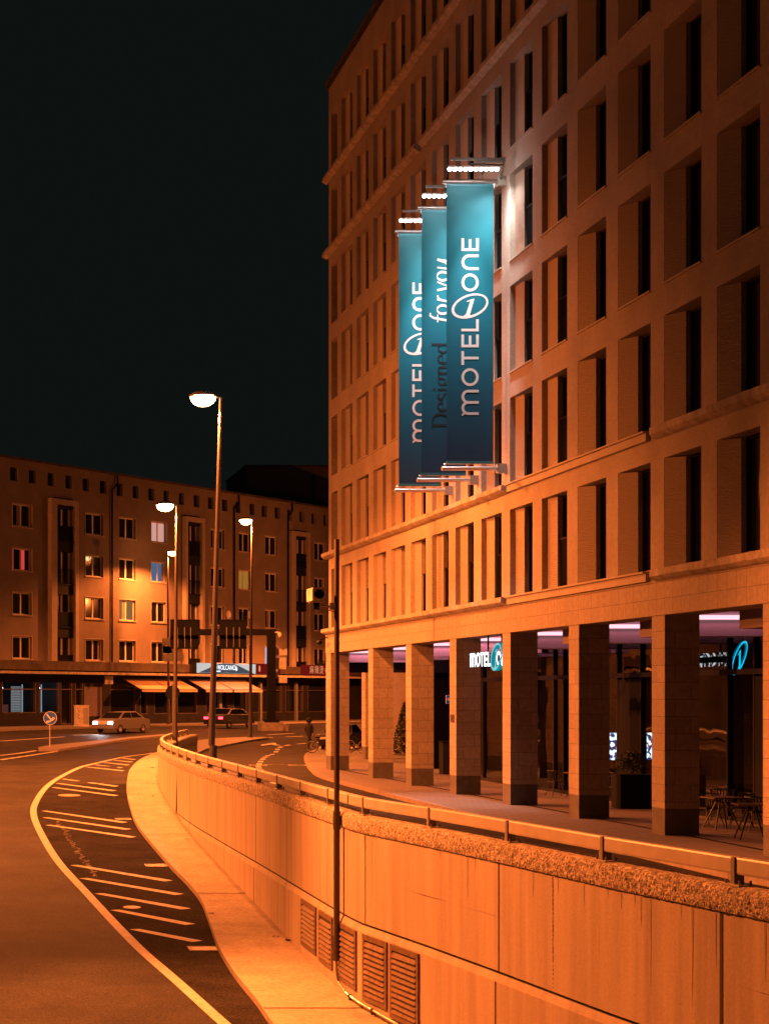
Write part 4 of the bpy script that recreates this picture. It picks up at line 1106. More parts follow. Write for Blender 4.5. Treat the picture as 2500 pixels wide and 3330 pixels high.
# building behind
m = MB(); t = thing('background_building', 'dark flat-roofed building rising behind the apartment roof', 'building', (35, 196, .8))
Y = 192; X0 = (801+152)*Y/F; X1 = (1180+152)*Y/F
m.box(X0, X1, Y, Y+14, .8, 26.9); part('wall', m, t, mat('far_render', (.16, .13, .10), .9, noise=.15, nscale=.4))
m = MB(); m.box(X0-.1, X1, Y-.1, Y+14, 26.9, 27.1); part('roof', m, t, M_rust)
m = MB(); m.box(X0+7.6, X0+9, Y-.15, Y-.01, 20, 22.6); m.box(X0+5.2, X0+6.1, Y-.12, Y-.02, 21.2, 22.4); m.tube((X0+6.9, Y-.2, .8), (X0+6.9, Y-.2, 26), .09); part('window', m, t, M_dark)

# ---------------------------------------------------------------- street lamps
def lamp(base, H, head, lean, label, power, r=.105, wide=.035, aim=None):
    t = thing('street_lamp', label, 'street lamp', base, 'tall sodium street lamps')
    m = MB(); m.tube((0, 0, 0), (lean*.3, 0, 1.6), r*1.25, r*1.2, 14); m.tube((lean*.12, 0, 1.6), (lean, 0, H), r*1.0, r*.5, 14); m.tube((0, 0, 0), (0, 0, .06), r*1.7, n=14)
    part('pole', m, t, M_pole, local=True)
    m = MB(); m.box(r*.2, r*1.15, -.06, .06, .7, 1.15); part('service_door', m, t, M_pole, local=True)
    hx = lean+head
    m = MB(); m.tube((lean, 0, H-.02), (lean+head*.45, 0, H+.03), .035, n=8); 
    part('arm', m, t, M_pole, local=True)
    m = MB(); s = abs(head)
    m.lathe([(0, .17), (.10, .165), (.2, .13), (.27, .06), (.29, .0), (.27, -.01)], (hx, 0, H+.02), 18, sx=1.55, sy=.8); sh_ = part('lamp_head', m, t, M_post, local=True)
    m = MB(); m.lathe([(.285, .02), (.28, -.10), (.22, -.22), (.11, -.30), (0, -.32)], (hx, 0, H+.02), 18, sx=1.4, sy=.9); part('lens', m, sh_, M_lamp, loc=Vector())
    for kind, e in (('SPOT', power), ('POINT', power*wide)):
        ld = bpy.data.lights.new('lamp_light', kind); ld.energy = e; ld.color = SOD; ld.shadow_soft_size = .16
        if kind == 'SPOT': ld.spot_size = math.radians(166 if not aim else 94); ld.spot_blend = .3 if not aim else .85
        lo = bpy.data.objects.new('lamp_light', ld); C.objects.link(lo); lo.parent = t; lo.location = (hx, 0, H-.35)
        if aim and kind == 'SPOT': lo.rotation_euler = Vector(aim).to_track_quat('-Z', 'Y').to_euler()
    return t
PW = 26000
lamp((8.08, 58, zu(58)-KERB), 12.55, -.56, .33, 'tallest street lamp, standing right behind the wall in the middle of the picture', PW*.50)
p = px(568.6, 2427.5, zu); lamp((10.32, 86, -KERB), 12.05, -.55, .10, 'street lamp inside the far curve of the guard rail, head left of its pole', PW)
p = px(813, 2398.6, zu); lamp((p.x, p.y, zu(p.y)), 3.03-zu(p.y)+572*p.y/F, -.40, .13, 'street lamp on the paved island, right of the tallest lamp', PW*1.0)
lamp(((549-VX)*145.5/F, 145.5, .8), 3.03-.8+468*145.5/F, .40, -.10, 'farthest and lowest street lamp, close to the apartment wall with its head to the right', 15000, r=.11, wide=.02)
lamp((-17.6, 54, 0), 12.0, 1.6, 0, 'street lamp across the ramp, outside the left edge of the view', PW*3.1, wide=.06, aim=(1, .16, -.56))
lamp((-4.6, 76, 0), 12.0, 1.6, 0, 'second street lamp across the ramp, farther along outside the left edge', PW*2.2, wide=.03)
lamp((-14, 113, .3), 11.5, 1.2, 0, 'added street lamp on the cross street, outside the left edge of the view', PW*2.6, wide=.2)  # unseen lamp put in to lift the light on the apartment block
lamp((40, 150, .8), 11.5, -1.2, 0, 'added street lamp on the cross street hidden behind the hotel', PW*2, wide=.15)  # another unseen lamp, added to brighten the apartment block
# floodlight mast beside the ramp, aimed down at the retaining wall
t = thing('floodlight_mast', 'mast with a floodlight and an added second one aimed down at the ramp, outside the left edge', 'lamp', (-5.2, 36, 0))
m = MB(); m.tube((0, 0, 0), (0, 0, 11.2), .12, .06, 12); part('pole', m, t, M_pole, local=True)
m = MB(); m.tube((0, 0, 11.1), (1.9, 0, 11.25), .04, n=8); part('arm', m, t, M_pole, local=True)
Rm = Matrix.Translation((2.1, 0, 11.1)) @ Vector((11, -10, -11)).to_track_quat('-Z', 'Y').to_matrix().to_4x4()
m = MB(); m.box(-.25, .25, -.2, .2, 0, .16, M=Rm); hs = part('housing', m, t, M_post, local=True)
m = MB(); m.box(-.22, .22, -.17, .17, -.02, -.004, M=Rm); part('lens', m, hs, M_lamp, loc=Vector())
ld = bpy.data.lights.new('lamp_light', 'SPOT'); ld.energy = 47000; ld.color = SOD; ld.shadow_soft_size = .2; ld.spot_size = math.radians(96); ld.spot_blend = .7
lo = bpy.data.objects.new('lamp_light', ld); C.objects.link(lo); lo.parent = t; lo.matrix_local = Rm @ Matrix.Translation((0, 0, -.1))
Rm = Matrix.Translation((2.4, .3, 11.1)) @ Vector((5.2, -3.6, -13.5)).to_track_quat('-Z', 'Y').to_matrix().to_4x4()  # second head added to make a brighter pool on the near road
m = MB(); m.box(-.2, .2, -.16, .16, 0, .14, M=Rm); hs = part('housing', m, t, M_post, local=True)
m = MB(); m.box(-.17, .17, -.13, .13, -.02, -.004, M=Rm); part('lens', m, hs, M_lamp, loc=Vector())
ld = bpy.data.lights.new('lamp_light', 'SPOT'); ld.energy = 26000; ld.color = SOD; ld.shadow_soft_size = .2; ld.spot_size = math.radians(40); ld.spot_blend = 1
lo = bpy.data.objects.new('lamp_light', ld); C.objects.link(lo); lo.parent = t; lo.matrix_local = Rm @ Matrix.Translation((0, 0, -.1))

# ---------------------------------------------------------------- pole with camera housing against the wall
PX, PY = 6.92, 33.3
t = thing('camera_pole', 'slim dark pole before the ramp wall with a camera housing on its arm', 'pole', (PX, PY, -1.75))
m = MB(); m.tube((PX, PY, -1.35), (PX, PY, .62), .056, n=14); m.tube((PX, PY, .62), (PX, PY, .95), .068, n=14); m.tube((PX, PY, .95), (PX, PY, 5.86), .050, .046, 14)
m.tube((PX, PY, -1.75), (PX, PY, -1.30), .068, n=14); part('pole', m, t, M_pole2)
m = MB(); m.box(PX+.05, PX+.12, PY-.04, PY+.04, .70, .86); m.box(PX+.04, PX+.10, PY-.05, PY+.05, -1.55, -1.45); part('clamp', m, t, M_pole2)
zc = 3.03+(HY-1973)*PY/F
m = MB(); m.box(PX-.12, PX-.04, PY-.08, PY+.06, zc-.06, zc+.07); m.path([(PX-.12, PY, zc+.0), (PX-.35, PY, zc+.01), (PX-.40, PY, zc+.03)], .02); m.path([(PX-.05, PY, zc-.10), (PX-.18, PY, zc-.05), (PX-.28, PY, zc-.03), (PX-.36, PY, zc-.09), (PX-.38, PY, zc-.02)], .01)
part('arm', m, t, M_tin)
m = MB(); bx0 = (1000-VX)*PY/F; bx1 = (1048-VX)*PY/F; bz0 = 3.03+(HY-1960)*PY/F; bz1 = 3.03+(HY-1918)*PY/F
m.box(bx0+.06, bx1-.01, PY-.28, PY+.22, bz0, bz1); hs = part('camera_housing', m, t, M_tin); add_mods(hs, bevel=.01)
m = MB(); M_ = Matrix.Identity(4); m.box(bx0+.03, bx1+.01, PY-.36, PY+.24, bz1+.002, bz1+.02); m.box(bx0+.02, bx0+.05, PY-.34, PY+.2, bz0+.02, bz1); part('sun_shield', m, hs, M_tin)
m = MB(); m.tube(((1028-VX)*PY/F, PY-.285, (bz0+bz1)/2+.02), ((1028-VX)*PY/F, PY-.30, (bz0+bz1)/2+.02), .085, n=22); part('lens', m, hs, M_lens)
m = MB(); m.box(bx0+.10, bx0+.16, PY-.05, PY+.05, bz0-.10, bz0); m.box(bx1-.11, bx1-.06, PY-.05, PY+.05, bz0-.08, bz0); m.box(bx0+.1, bx1-.06, PY-.05, PY+.05, bz0-.12, bz0-.09); part('mount', m, hs, M_black)
# conduit leaving the foot of the pole and running along the wall base
m = MB(); sB = s_at_y(33.2)
P = [Vector((PX-.01, PY, -1.7)), Vector((PX-.005, PY-.02, -1.95)), Vector((PX+.01, PY-.10, -2.12))]
for i in range(1, 40): s = sB-.25-i*.3; w = wpt(s, .10, 0); P.append(Vector((w.x, w.y, zs(w.y)+.10)))
for a, b in zip(P, P[1:]): m.tube(a, b, .022, n=10, caps=False)
cn = thing('cable_conduit', 'shiny metal conduit running from the pole foot along the base of the ramp wall', 'pipe', P[2])
part('pipe', m, cn, M_steel)
m = MB()
for i in range(2, 36, 4): a = P[i+2]; m.tube(a+Vector((0, -.03, 0)), a+Vector((0, .03, 0)), .034, n=10); m.box(a.x-.02, a.x+.10, a.y-.02, a.y+.02, a.z-.08, a.z)
part('clip', m, cn, M_pole2)

# ---------------------------------------------------------------- arrow sign on the island
p = px(162, 2431, zu); SX, SY, SZ = p.x, p.y, zu(p.y); sc = F/SY
t = thing('arrow_sign', 'round blue road sign with a white arrow on a short post at the island tip', 'road sign', (SX, SY, SZ))
zc = 3.03+(HY-2336)/sc; R = 22/sc
m = MB(); m.tube((SX, SY, SZ), (SX, SY, zc-R*.8), .035, n=10); part('post', m, t, M_galv)
m = MB(); m.tube((SX+.02, SY, zc), (SX+.02, SY-.03, zc), R, n=36); ds_ = part('disc', m, t, M_white)
m = MB(); m.tube((SX+.02, SY-.031, zc), (SX+.02, SY-.036, zc), R*.93, n=36); part('face', m, ds_, M_blue)
m = MB(); Yf = SY-.039; q = lambda x, z: (SX+.02+x*R, Yf, zc+z*R)
m.face([q(-.60, .55), q(-.45, .66), q(.18, -.12), q(.0, -.24)]); m.face([q(-.02, -.28), q(.42, .18), q(.52, .16), q(.50, -.32), q(.05, -.46)]); m.face([q(-.60, -.42), q(.06, -.34), q(.10, -.52), q(-.55, -.76)])
m.face([q(.55+math.cos(a)*.16, -.02+math.sin(a)*.16) for a in [2*PI*i/12 for i in range(12)]]); part('arrow', m, ds_, M_white)

# ---------------------------------------------------------------- gantry with sign backs
GY = 127.4; gs = F/GY
def gx(x): return (x-VX)*GY/F
def gz(y): return CAMZ+(HY-y)*GY/F
t = thing('sign_gantry', 'dark cantilever gantry over the road carrying two big sign panels seen from behind', 'gantry', (gx(884), GY, .76))
m = MB(); m.box(gx(871), gx(897), GY, GY+.5, gz(2340), gz(2062)); m.prism([(gx(860), GY-.2), (gx(908), GY-.2), (gx(904), GY+.7), (gx(864), GY+.7)], gz(2350), gz(2340)); part('post', m, t, M_black)
m = MB(); m.box(gx(556), gx(899), GY+.05, GY+.45, gz(2066), gz(2046)); part('beam', m, t, M_black)
m = MB(); m.box(gx(847), gx(917), GY-.6, GY+1.2, .6, gz(2350)); m.box(gx(917), gx(936), GY-.3, GY+1.0, .6, gz(2354)); part('footing', m, t, M_kerb)
for x0, x1, lb in ((557, 647, 'left sign panel back'), (717, 805, 'right sign panel back')):
    m = MB(); m.box(gx(x0), gx(x1), GY+.5, GY+.56, gz(2110), gz(2014)); m.box(gx(x0), gx(x1), GY+.44, GY+.5, gz(2018), gz(2014)); m.box(gx(x0), gx(x1), GY+.44, GY+.5, gz(2075), gz(2071))
    pn = part('sign_panel', m, t, M_black, label=lb)
    m = MB()
    for k in (.25, .5, .72): 
        xx = x0+(x1-x0)*k; m.box(gx(xx), gx(xx+2.2), GY+.38, GY+.5, gz(2105), gz(2072)); m.box(gx(xx-3), gx(xx-1), GY+.0, GY+.05, gz(2072), gz(2040))
    part('strut', m, pn, M_post)
m = MB(); m.box(gx(894), gx(910), GY-.02, GY+.05, gz(2058), gz(2055)); m.lathe([(0, .14), (.13, .12), (.14, 0), (.12, -.12), (.06, -.2), (0, -.22)], (gx(909), GY, gz(2064)), 14); c_ = part('dome_camera', m, t, M_white)
# signal mast with cabinets
t = thing('equipment_mast', 'thin pole with grey equipment cabinets right of the gantry post', 'pole', (gx(906), GY+4, .8))
m = MB(); m.tube((gx(906), GY+1.6, .7), (gx(906), GY+1.6, gz(2105)), .07); part('pole', m, t, M_post)
for x0, x1, y0, y1 in ((910, 945, 2108, 2130), (909, 942, 2138, 2176), (898, 916, 2185, 2206), (919, 945, 2201, 2221)):
    m = MB(); m.box(gx(x0), gx(x1), GY+1.35, GY+1.75, gz(y1), gz(y0)); cb = part('cabinet', m, t, M_tin); add_mods(cb, bevel=.02)
# guide plates on a mast left of the gantry, round sign back on its own post
MY = 145.4
t = thing('guide_sign', 'stack of pale direction plates seen from behind on the farthest lamp post', 'road sign', ((549-VX)*MY/F, MY, 6))
for x0, x1, y0, y1 in ((526, 557, 2076, 2100), (526, 557, 2103, 2125), (527, 596, 2128, 2151), (528, 592, 2098+5, 2126)):
    m = MB(); mx_ = lambda x: (x-VX)*MY/F; mz = lambda y: CAMZ+(HY-y)*MY/F; m.box(mx_(x0), mx_(x1), MY-.35, MY-.30, mz(y1), mz(y0)); m.box(mx_(x0), mx_(x1), MY-.38, MY-.352, mz(y0+2), mz(y0+1)); part('plate', m, t, M_tin)
RY = 96
t = thing('round_sign', 'dark back of a round road sign on a thin post left of the gantry', 'road sign', ((561-VX)*RY/F, RY, 0))
rx_ = (562-VX)*RY/F; rz_ = CAMZ+(HY-2253)*RY/F
m = MB(); m.tube((rx_, RY, -.1), (rx_, RY, rz_+.45), .035, n=8); part('post', m, t, M_pole)
m = MB(); m.tube((rx_, RY+.05, rz_), (rx_, RY+.07, rz_), .38, n=30); part('disc', m, t, M_black)

# ---------------------------------------------------------------- utility cabinet with graffiti
p = px(265, 2363, zu); cs_ = F/p.y
t = thing('utility_cabinet', 'pale street utility cabinet with black scrawl on its left door, before the shops', 'cabinet', (p.x, p.y, .8), rz=math.radians(20))
m = MB(); m.box(-.5, .5, -.22, .22, 0, 1.5); m.box(-.53, .53, -.25, .25, 1.5, 1.56); o = part('body', m, t, M_tin, local=True); add_mods(o, bevel=.015)
m = MB(); m.box(.05, .44, -.235, -.222, .15, 1.35); part('door', m, t, mat('cabinet_door', (.32, .30, .30), .6), local=True)
m = MB(); rr = random.Random(5); P = [(-.36, .45)]
for i in range(26): P.append((-.34+rr.uniform(-.09, .1), .45+i*.036+rr.uniform(-.05, .05)))
for a, b in zip(P, P[1:]): m.face([(a[0], -.226, a[1]), (b[0], -.226, b[1]), (b[0]+.02, -.226, b[1]+.02), (a[0]+.02, -.226, a[1]+.02)])
part('graffiti', m, t, M_navy, local=True)

# ---------------------------------------------------------------- cars at the junction, lamps on
def car(loc, rz, paint, label, tail=False):
    t = thing('car', label, 'car', loc, 'cars on the junction', rz)
    side = [(-2.15,.32),(-2.2,.6),(-2.12,.86),(-1.45,.96),(-.75,1.40),(.75,1.45),(1.5,1.02),(2.1,.93),(2.18,.6),(2.12,.30)]
    m = MB(); n = len(side)
    def sec(y, s): return [(x, y, z if z < .9 else .9+(z-.9)*s) for x, z in side]
    L = [(-.86, 1), (.86, 1)]
    ring = [[(x, (.86 if z < .97 else .86-.2*(z-.95)/.5)*sg, z) for x, z in side] for sg in (-1, 1)]
    for i in range(n-1): m.face([ring[0][i], ring[0][i+1], ring[1][i+1], ring[1][i]])
    m.face([ring[0][0], ring[1][0], ring[1][-1], ring[0][-1]]); m.face(ring[0]); m.face(ring[1][::-1])
    b = part('body', m, t, paint, local=True); add_mods(b, bevel=.05)
    m = MB()
    for sg in (-1, 1):
        yy = lambda z: sg*(.866-.2*(z-.95)/.5)
        m.face([(-1.25, yy(1.02), 1.02), (-.68, yy(1.36), 1.36), (0, yy(1.39), 1.39), (0, yy(1.02), 1.02)]); m.face([(.06, yy(1.02), 1.02), (.06, yy(1.39), 1.39), (.70, yy(1.38), 1.38), (1.25, yy(1.04), 1.04)])
    m.face([(-1.40, -.72, 1.01), (-1.40, .72, 1.01), (-.80, .66, 1.385), (-.80, -.66, 1.385)]); m.face([(1.46, -.72, 1.06), (1.46, .72, 1.06), (.84, .66, 1.42), (.84, -.66, 1.42)])
    m.v = [(x+(-.01 if x < -1 else (.015 if x > 1 else 0)), y*1.004, z+.008) for x, y, z in m.v]
    part('window', m, t, mat('car_glass', (.010, .011, .012), .6, spec=0.0), local=True)
    for x in (-1.35, 1.35):
        for y in (-.8, .8):
            m = MB(); m.torus((x, y, .31), (0, 1, 0), .23, .085, 20, 8); w = part('wheel', m, t, M_tyre, local=True)
            m = MB(); m.tube((x, y-.06, .31), (x, y+.06, .31), .17, n=14); part('rim', m, w, M_galv, local=True)
    if tail is not None:
        ld = bpy.data.lights.new('car_lamp', 'SPOT'); ld.energy = 260 if not tail else 120; ld.color = (.85, .92, 1) if not tail else (1, .05, .06); ld.spot_size = math.radians(110); ld.spot_blend = .6; ld.shadow_soft_size = .2
        lo = bpy.data.objects.new('car_lamp', ld); C.objects.link(lo); lo.parent = t; sx_ = -1 if not tail else 1; lo.location = (2.4*sx_, 0, .72); lo.rotation_euler = Vector((sx_, 0, -.25)).to_track_quat('-Z', 'Y').to_euler()
    for y in (-.62, .62):
        m = MB(); m.box(-2.21, -2.10, y-.17, y+.17, .62, .76); part('headlight', m, t, M_head if tail is False else M_steel, local=True)
        m = MB(); m.box(2.10, 2.20, y-.17, y+.17, .68, .84); part('taillight', m, t, M_tail if tail else mat('lamp_red_off', (.2, .01, .01), .3), local=True)
    return t
rd = math.atan2(.765, .644)
p = px(395, 2384, roadup); car((p.x, p.y, roadup(p.y)), rd, M_carg, 'grey car with white headlights on, heading left before the awnings')
p = px(745, 2368, roadup); car((p.x, p.y, roadup(p.y)), rd+PI, M_carp, 'dark car driving away to the right with red tail lights on', True)
car((21.9, 104, -.0), rd+.3, M_carp, 'dark parked car seen through the gap between the corner column and the next', None)

# ---------------------------------------------------------------- bicycles
def bike(loc, rz, label):
    t = thing('bicycle', label, 'bicycle', loc, 'bicycles by the hotel corner', rz)
    for x in (-.52, .52):
        m = MB(); m.torus((x, 0, .34), (0, 1, 0), .32, .022, 30, 6); w = part('wheel', m, t, M_tyre, local=True)
        m = MB(); m.torus((x, 0, .34), (0, 1, 0), .29, .008, 26, 5)
        for k in range(12): a = 2*PI*k/12; m.tube((x, 0, .34), (x+math.cos(a)*.29, 0, .34+math.sin(a)*.29), .003, n=4, caps=False)
        part('spokes', m, w, M_galv, local=True)
    m = MB(); m.path([(-.52, 0, .34), (-.08, 0, .30), (-.20, 0, .78), (-.52, 0, .34)], .016); m.path([(-.08, 0, .30), (.36, 0, .74), (-.18, 0, .70)], .018); m.path([(.52, 0, .34), (.38, 0, .68), (.33, 0, .92)], .016); part('frame', m, t, M_black, local=True)
    m = MB(); m.path([(.30, -.28, .98), (.33, -.1, .94), (.33, .1, .94), (.30, .28, .98)], .014); part('handlebar', m, t, M_black, local=True)
    m = MB(); m.prism([(-.34, -.08), (-.34, .08), (-.08, .02), (-.08, -.02)], .80, .86); part('saddle', m, t, M_black, local=True)
    m = MB(); m.tube((-.08, -.09, .30), (-.08, .09, .30), .06, n=12); part('crank', m, t, M_galv, local=True)
    return t
p = px(1046, 2450, zu); b0 = bike((p.x, p.y, zu(p.y)), math.radians(-20), 'bicycle sticking out to the left of the corner column')
p = px(1150, 2451, zu); b1 = dup(b0, loc=(p.x, p.y, zu(p.y)), rz=math.radians(-35), label='bicycle seen between the corner column and the next, in front')
dup(b0, loc=(p.x+.6, p.y+1.6, zu(p.y)), rz=math.radians(-50), label='bicycle behind the other one, seen between the corner column and the next')

# ---------------------------------------------------------------- tables and chairs under the arcade
def chair(loc, rz, label):
    t = thing('cafe_chair', label, 'chair', loc, 'slat-back chairs under the arcade', rz)
    m = MB(); m.prism([(-.23, -.22), (.23, -.22), (.25, .18), (.15, .25), (-.15, .25), (-.25, .18)], .43, .46); part('seat', m, t, M_chair, local=True)
    m = MB()
    for i in range(15):
        a = math.radians(-10+i*200/14); x, y = math.cos(a)*.25, math.sin(a)*.24; m.tube((x*.9, y*.9, .45), (x*1.15, y*1.15, .76), .011, n=5)
    pts = [(math.cos(math.radians(-10+i*200/14))*.25*1.15, math.sin(math.radians(-10+i*200/14))*.24*1.15, .77) for i in range(15)]
    m.path(pts, .016, 6); part('backrest', m, t, M_chair, local=True)
    for x in (-1, 1):
        for y in (-1, 1): m = MB(); m.tube((x*.16, y*.15, .43), (x*.27, y*.25, 0), .015, .01, 6); part('leg', m, t, M_chair, local=True)
    return t
def table(loc, rz, label):
    t = thing('cafe_table', label, 'table', loc, 'cafe tables under the arcade', rz)
    m = MB(); m.box(-.35, .35, -.35, .35, .72, .75); o = part('table_top', m, t, M_wood, local=True)
    for x, y in ((-1, -1), (1, -1), (1, 1), (-1, 1)): m = MB(); m.tube((x*.05, y*.05, .72), (x*.30, y*.30, 0), .02, .015, 6); part('leg', m, t, M_chair, local=True)
    return t
p1 = px(1800, 2590, zu); c1 = chair((p1.x+.1, p1.y, 0), math.radians(95), 'cafe chair left of the table between the middle columns')
table((p1.x+.55, p1.y-.75, 0), .2, 'cafe table between the middle columns, beside a single chair')
p1 = px(1998, 2612, zu); dup(c1, loc=(p1.x, p1.y, 0), rz=math.radians(200), label='cafe chair just right of a column, left of the tall planter')
for (x, y, rz, lb) in ((2300, 2690, 20, 'cafe chair at the left of the right-hand table group'), (2350, 2668, 160, 'cafe chair behind the left table of the right-hand group'), (2410, 2690, 250, 'cafe chair between the two tables of the right-hand group'), (2465, 2705, 80, 'cafe chair at the right of the right-hand table group')):
    q_ = px(x, y, zu); dup(c1, loc=(q_.x, q_.y, 0), rz=math.radians(rz), label=lb)
q_ = px(2345, 2700, zu); table((q_.x, q_.y, 0), .1, 'left cafe table of the group at the right edge')
q_ = px(2445, 2730, zu); table((q_.x, q_.y, 0), -.2, 'right cafe table of the group at the right edge')
# planter
t = thing('tall_planter', 'tall dark planter with a bushy plant in front of the shop glass', 'planter', (18.3, 49.8, 0))
m = MB(); m.box(-.42, .42, -.35, .35, 0, .92); part('pot', m, t, M_black, local=True)
m = MB()
for i in range(900):
    r = random.random()**.4*.42; a = random.uniform(0, 2*PI); b_ = random.uniform(-.3, PI/2)
    c_ = Vector((r*math.cos(a)*math.cos(b_), r*math.sin(a)*math.cos(b_), 1.1+r*math.sin(b_)*1.1)); d = Vector((random.gauss(0, 1), random.gauss(0, 1), random.gauss(0, 1))).normalized()*.055; e2 = d.orthogonal().normalized()*.02
    m.face([c_-d, c_+e2, c_+d, c_-e2])
part('foliage', m, t, M_leaf, local=True)
m = MB()
for k in range(5): m.tube((random.uniform(-.1, .1), random.uniform(-.1, .1), .9), (random.uniform(-.25, .25), random.uniform(-.2, .2), 1.3), .012, .006, 5)
part('stem', m, t, M_vent, local=True)
# shrub by the wing wall
t = thing('shrub', 'dark leafy shrub against the pink-lit wall, seen between two columns', 'shrub', (23.2, 94.5, 0))
m = MB()
for i in range(2200):
    z = random.random(); r = (.75*(1-z)+.15)*random.random()**.5; a = random.uniform(0, 2*PI)
    c_ = Vector((r*math.cos(a), r*math.sin(a), .1+z*2.6)); d = Vector((random.gauss(0, 1), random.gauss(0, 1), random.gauss(0, 1))).normalized()*.09; e2 = d.orthogonal().normalized()*.04
    m.face([c_-d, c_+e2, c_+d, c_-e2])
part('foliage', m, t, M_leaf, local=True)
m = MB(); m.tube((0, 0, 0), (0, 0, 1.8), .05, .02, 8); part('stem', m, t, M_vent, local=True)
# blue hotel-parking style plate behind the columns
t = thing('blue_sign', 'small blue plate with a white framed pictogram hanging before the dark slatted wall', 'sign', (19.0, 70.5, 3.0))
Yb = 70.5; bxx = lambda x: (x-VX)*Yb/F; bzz = lambda y: CAMZ+(HY-y)*Yb/F
m = MB(); m.box(bxx(1450), bxx(1482), Yb, Yb+.03, bzz(2289), bzz(2261)); pl = part('plate', m, t, M_white)
m = MB(); m.box(bxx(1451), bxx(1481), Yb-.004, Yb-.001, bzz(2288), bzz(2262)); part('face', m, pl, glow('blue_plate', (.01, .05, .2), .8))
m = MB(); m.box(bxx(1454), bxx(1476), Yb-.008, Yb-.005, bzz(2279), bzz(2270)); part('pictogram', m, pl, M_white)
m = MB(); m.tube((bxx(1466), Yb+.02, bzz(2261)), (bxx(1466), Yb+.02, 4.9), .02); part('hanger', m, t, M_black)
# screens behind the glass
for x0, x1, lb in ((1982, 2014, 'bright blue and white display screen behind the glass, left of the planter'), (2103, 2150, 'bright display screen behind the glass, right of the planter')):
    Ys = 55.0 if x0 < 2000 else 52.0; t = thing('display_screen', lb, 'screen', ((x0-VX)*Ys/F, Ys, 1.4), 'display screens in the hotel bar')
    X0, X1 = (x0-VX)*Ys/F, (x1-VX)*Ys/F; z0, z1 = CAMZ+(HY-2472)*Ys/F, CAMZ+(HY-2384)*Ys/F
    m = MB(); m.box(X0-.03, X1+.03, Ys+.01, Ys+.06, z0-.03, z1+.03); sc_ = part('casing', m, t, M_black)
    g = bpy.data.materials.new('screen_picture'); g.use_nodes = True; N = g.node_tree.nodes; L = g.node_tree.links; N.clear()
    tc = N.new('ShaderNodeTexCoord'); nz = N.new('ShaderNodeTexNoise'); nz.inputs['Scale'].default_value = 7; nz.inputs['Detail'].default_value = 4; L.new(tc.outputs['Object'], nz.inputs[0])
    r = N.new('ShaderNodeValToRGB'); r.color_ramp.elements[0].position = .48; r.color_ramp.elements[0].color = (.004, .012, .05, 1); r.color_ramp.elements[1].position = .58; r.color_ramp.elements[1].color = (.55, .8, 1, 1)
    em = N.new('ShaderNodeEmission'); em.inputs[1].default_value = 7; o_ = N.new('ShaderNodeOutputMaterial'); L.new(nz.outputs[0], r.inputs[0]); L.new(r.outputs[0], em.inputs[0]); L.new(em.outputs[0], o_.inputs[0])
    m = MB(); m.face([(X0, Ys, z0), (X1, Ys, z0), (X1, Ys, z1), (X0, Ys, z1)]); part('picture', m, sc_, g)
# waste bin in the dark passage
t = thing('waste_bin', 'tall dark bin standing in the passage before the slatted wall', 'bin', (19.2, 71.5, 0))
m = MB(); m.box(-.3, .3, -.3, .3, 0, 1.2); o = part('body', m, t, M_dark, local=True); add_mods(o, bevel=.03)
m = MB(); m.box(-.32, .32, -.32, .32, 1.2, 1.28); part('lid', m, t, M_black, local=True)
# security camera on the hotel corner
t = thing('security_camera', 'small security camera on the hotel corner below the lowest ledge', 'camera', (FX-.3, 76.0, 5.3))
m = MB(); m.tube((FX-.02, 76.0, 5.45), (FX-.35, 76.0, 5.35), .025, n=8); part('arm', m, t, M_black)
m = MB(); m.tube((FX-.38, 75.75, 5.22), (FX-.38, 76.1, 5.26), .085, n=12); part('housing', m, t, M_black)

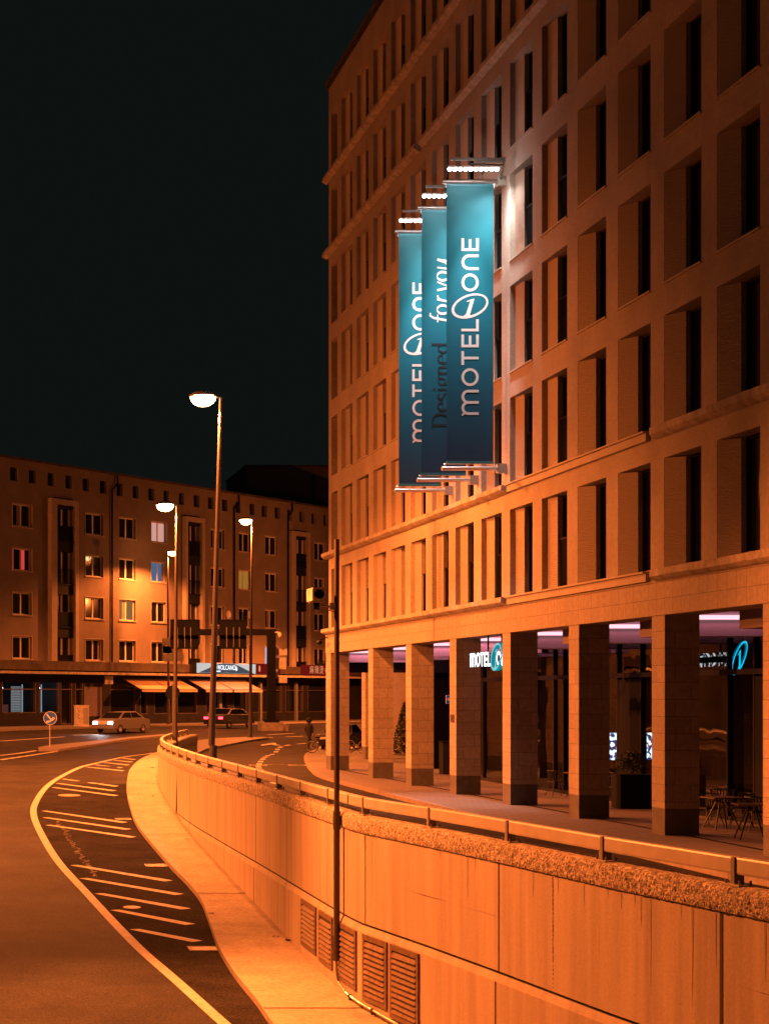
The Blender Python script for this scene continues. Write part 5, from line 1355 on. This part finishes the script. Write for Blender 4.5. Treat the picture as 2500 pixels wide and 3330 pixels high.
# ---------------------------------------------------------------- pedestrian
p = px(1005, 2438, roadup)
t = thing('person', 'person in dark clothes and a wide hood walking across the street beside the bicycles', 'person', (p.x, p.y, roadup(p.y)), rz=math.radians(-60))
J = [((0,0,.95),.15),((0,0,1.15),.145),((0,0,1.35),.17),((0,0,1.46),.09),((0,0,1.53),.065),((0,.01,1.63),.10),((0,.01,1.72),.085),
     ((-.20,0,1.40),.062),((-.25,-.10,1.13),.048),((-.20,.06,.90),.036),((.20,0,1.40),.062),((.25,.10,1.13),.048),((.26,.02,.90),.036),
     ((-.10,0,.90),.11),((-.11,.18,.50),.072),((-.11,.05,.09),.045),((-.11,.20,.04),.045),((.10,0,.90),.11),((.11,-.12,.50),.072),((.11,-.30,.12),.045),((.11,-.18,.05),.045)]
E_ = [(0,1),(1,2),(2,3),(3,4),(4,5),(5,6),(2,7),(7,8),(8,9),(2,10),(10,11),(11,12),(0,13),(13,14),(14,15),(15,16),(0,17),(17,18),(18,19),(19,20)]
me = bpy.data.meshes.new('body'); me.from_pydata([j[0] for j in J], E_, []); me.materials.append(M_cloth)
o = link('body', me, t, Vector()); sk = o.modifiers.new('skin', 'SKIN'); o.modifiers.new('sub', 'SUBSURF').levels = 1
for i, (c_, r) in enumerate(J): me.skin_vertices[0].data[i].radius = (r, r*.8); me.skin_vertices[0].data[i].use_root = (i == 0)
for x, y in ((-.20, .06), (.26, .02)):
    m = MB()
    for k in range(4): m.tube((x-.025+k*.016, y+.01, .86), (x-.025+k*.016, y+.025, .79-.008*(k in (1, 2))), .008, .006, 6)
    m.tube((x+.03, y, .88), (x+.045, y+.04, .83), .009, .007, 6); m.lathe([(0, .06), (.035, .04), (.04, 0), (.03, -.03), (0, -.035)], (x, y, .87), 10); part('hand', m, t, M_skin, local=True)
m = MB(); m.lathe([(.0, .13), (.09, .11), (.145, .04), (.16, -.05), (.13, -.14), (.10, -.16)], (0, -.02, 1.68), 16); part('hood', m, t, M_cloth, local=True)
m = MB(); m.lathe([(.19, 0), (.20, .2), (.185, .45), (.15, .55), (.08, .62)], (0, 0, .82), 16, sy=.8); part('coat', m, t, M_cloth, local=True)

# ---------------------------------------------------------------- litter on the ramp walkway
M_litter = mat('dry_leaf', (.06, .035, .02), .8)
for x, y, sz in ((495, 2497, .16), (496, 2590, .14), (609, 2730, .10), (686, 2972, .13), (938, 3060, .17), (898, 3047, .10)):
    p_ = px(x, y, zs); m = MB()
    for k in range(4):
        a = random.uniform(0, 6.28); c_ = p_+Vector((random.uniform(-.06, .06), random.uniform(-.06, .06), .012)); d = Vector((math.cos(a), math.sin(a), .25))*sz*.5; e2 = Vector((-math.sin(a), math.cos(a), .1))*sz*.22
        m.face([c_-d, c_+e2, c_+d, c_-e2])
    single('dry_leaf', m, M_litter, 'small dry leaf lying on the ramp walkway', 'leaf', 'dry leaves on the ramp walkway')
